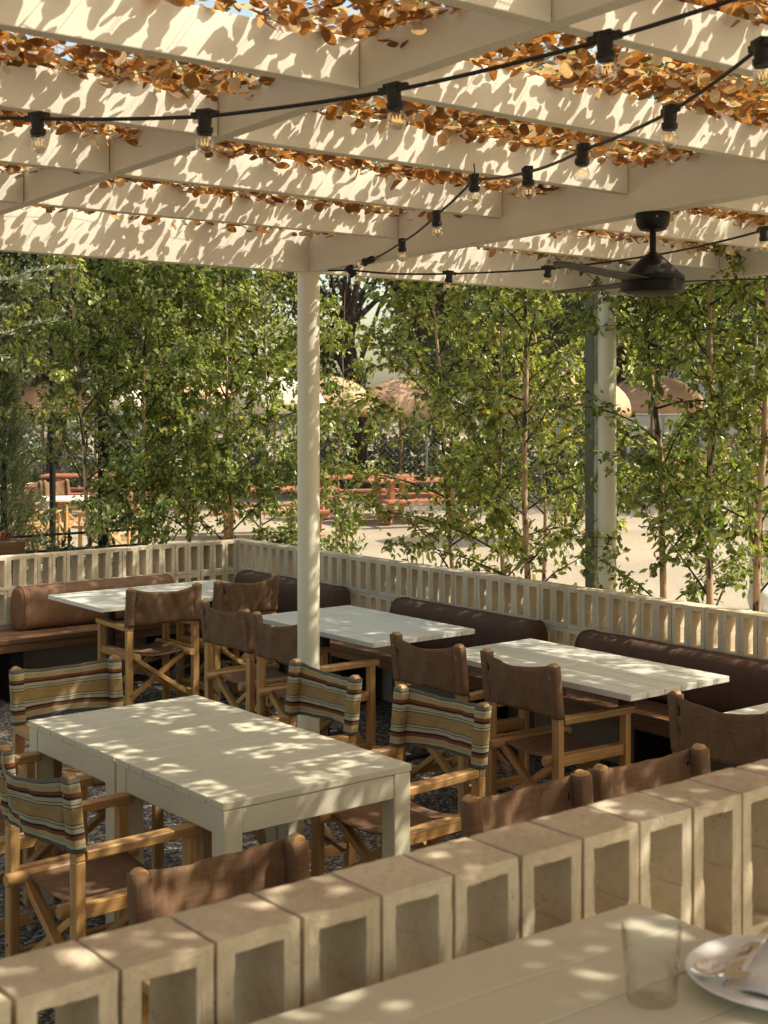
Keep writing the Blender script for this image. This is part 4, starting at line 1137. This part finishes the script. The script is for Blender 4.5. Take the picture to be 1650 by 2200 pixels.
for i, (px, Z, rz, lb) in enumerate([(775,24.5,-20,'terracotta picnic table in the sun just right of the round cream post'),(585,21.0,-28,'terracotta picnic table seen through leaves left of the round cream post'),(215,25,-35,'terracotta picnic table at the left behind the tan dining set'),(905,23.5,-15,'terracotta picnic table behind the two-branched birch'),(1500,30,-20,'terracotta picnic table in shade behind the right trio of birches')]):
    p = along(px, Z)
    if i == 0: pic.location = p; pic.rotation_euler = (0,0,R(rz)); pic['label'] = lb
    else: dup(pic, p, R(rz), lb)

# tan dining set in the left background
def bg_table(px, Z, label):
    p = along(px, Z); root = thing('dining_table', label, 'table', p, R(-20), 'white tables in the left background')
    m = MB(); m.box((0,0,.735), (1.0,.8,.03)); m.build('tabletop', M['canopy_white'], root, bevel=.004)
    for sx in (-1,1):
        for sy in (-1,1): l = MB(); l.box((sx*.44, sy*.34, .36), (.09,.09,.72)); l.build('leg', M['canopy_white'], root)
bg_table(175, 19.0, 'white square table among sunlit chairs at the far left'); bg_table(40, 22.0, 'white square table farther back at the left edge')
for px, Z, f, lb in [(75,18.2,75,'sunlit wooden chair left of the background white table'),(225,18.0,-20,'sunlit wooden chair right in front of the background white table'),(95,20.4,150,'tan backed chair behind the background white table, left one'),(145,20.8,160,'tan backed chair behind the background white table, right one'),(265,19.4,-80,'sunlit wooden chair between the black pole and the birch trunk')]:
    p = along(px, Z); dup(plain_c, p, -R(f), lb, 'chairs in the left background')

def rail():
    root = thing('metal_railing', 'thin black metal railing outside the left wall', 'railing', (4.0, 10.55, 0))
    for z in (.97,.84):
        m = MB(); m.tube([(-2.5,0,z),(1.75,0,z)], .011, 8); m.build('rail', M['steel'], root, smooth=60)
    for x in (-2.3,-1.1,.1,1.05,1.7):
        m = MB(); m.tube([(x,0.0,0),(x,0.0,1.0)], .013, 8); m.build('upright', M['steel'], root, smooth=60)
rail()
for px, Z, h, r, lb in [(222,12.4,4.6,.05,'thick black pole rising through the left birches'),(113,15.5,4.6,.035,'thinner black pole farther left behind the conifer')]:
    p = along(px, Z); m = MB(); m.lathe([(r*1.8,0),(r*1.8,.02),(r,.03),(r,h),(r*.6,h+.02)], 20); o = m.build('metal_pole', M['pole'], smooth=40); o.location = p; tag(o, lb, 'pole')

def fence():
    A = Vector(along(-250, 33)); B = Vector(along(2100, 30)); d = B-A; L = d.length; d.normalize(); ang = math.atan2(d.y, d.x)
    root = thing('chain_link_fence', 'galvanised chain-link fence across the back of the yard', 'fence', tuple(A), ang); H = 1.75; s = .13
    m = MB(); n = int(L/s)
    for k in range(n):
        x = k*s
        for sg in (1,-1):
            x0, x1 = (x, x+H) if sg == 1 else (x+H, x)
            m.bar((x0, .004*sg, .03), (x1, .004*sg, H), .007, .007)
    m.build('wire_mesh', M['galv'], root)
    for k in range(int(L/2.6)+1):
        p = MB(); p.tube([(k*2.6,.04,0),(k*2.6,.04,H+.06)], .03, 8); p.build('fence_post', M['galv'], root, smooth=60)
    t = MB(); t.tube([(0,.04,H+.02),(L,.04,H+.02)], .022, 8); t.build('top_rail', M['galv'], root, smooth=60)
fence()

def box_thing(name, label, cat, px, Z, d, rz, mat, zc, part='wall'):
    p = along(px, Z); root = thing(name, label, cat, p, rz)
    m = MB(); m.box((0,0,zc), d); m.build(part, M[mat], root, bevel=.01); return root
b = box_thing('storage_shed', 'pale grey low building seen beyond the fence at the right', 'building', 1520, 42, (9,5,3.1), R(-38), 'shedgrey', 1.55)
m = MB(); m.box((0,0,3.16), (9.5,5.5,.12)); m.build('roof', M['steel'], b)
for k in range(4):
    m = MB(); m.box((-3.3+2.2*k,-2.52,1.1), (1.5,.06,2.0)); m.build('roller_door', M['shedgrey'], b, bevel=.01)
b = box_thing('rendered_wall', 'pale rendered pier at the right edge behind the birches', 'wall', 1672, 13.5, (.45,.45,2.35), R(-38), 'palewall', 1.175)
m = MB(); m.box((0,0,2.38), (.52,.52,.06)); m.build('coping', M['palewall'], b, bevel=.01)
p = along(1640, 9.4); root = thing('ceramic_pot', 'round white ceramic pot on a brick plinth behind the wall at the right edge', 'pot', p)
m = MB(); m.lathe([(0,.62),(.06,.62),(.095,.66),(.11,.72),(.095,.78),(.06,.82),(.065,.84),(.055,.84),(.05,.82),(0,.80)], 32); m.build('body', M['white'], root, smooth=50)
m = MB()
for r in range(7):
    for k in range(3): m.box((-.15+.15*k+(.03 if r%2 else -.03), 0, .045+.088*r), (.142,.36,.08))
m.build('plinth', M['palewall'], root, bevel=.006)
b = box_thing('planter_box', 'dark brown planter box at the left edge behind the wall', 'planter', -6, 10.9, (.34,.34,.97), R(-5), 'bench', .485, 'box')
m = MB()
for k in range(40):
    a = random.uniform(0,2*PI); r_ = random.uniform(0,.18); l_ = random.uniform(.03,.07)
    c0 = Vector((r_*.8*math.cos(a), r_*.8*math.sin(a), .975)); m.bar(c0, c0+Vector((random.uniform(-.05,.05),random.uniform(-.05,.05),l_)), .02, .003)
m.build('dry_leaves', M['netleaf'], b)
def cover():
    rr = np.random.default_rng(91); n = 9000; px = rr.uniform(-300, 2000, n); Z = rr.uniform(29.2, 32.6, n)+rr.normal(0,.3,n); X = (px-825)/2970*Z
    hh = .25+.25*np.maximum(0, np.sin(px*.013)+.6*np.sin(px*.041)); z = rr.uniform(0,1,n)*hh
    P = np.stack([X*.7836+Z*.6214, -X*.6214+Z*.7836, z], 1); L = rr.uniform(.10,.22,n)
    V, F = leaves(P, rr.normal(0,1,(n,3))+np.array([0,0,.8]), rr.normal(0,.7,(n,3))+np.array([0,0,.6]), L, L*.5, BT, BTF)
    tag(mesh_np('ground_cover', V, F, M['farleaf']), 'low green planting along the foot of the fence', 'ground cover', kind='stuff')
cover()

def hedge():
    rr = np.random.default_rng(93); n = 26000; px = rr.uniform(-300, 2000, n); Z = rr.uniform(34.5, 36.5, n); X = (px-825)/2970*Z
    hh = 1.25+.45*np.sin(px*.017+1)+.35*np.sin(px*.051); z = rr.uniform(0,1,n)**.8*hh
    P = np.stack([X*.7836+Z*.6214, -X*.6214+Z*.7836, z], 1); L = rr.uniform(.10,.20,n)
    V, F = leaves(P, rr.normal(0,1,(n,3)), rr.normal(0,.7,(n,3))+np.array([0,0,.6]), L, L*.6, BT, BTF)
    tag(mesh_np('hedge', V, F, M['oakleaf']), 'uneven dark green hedge right behind the chain-link fence', 'hedge', kind='stuff')
hedge()
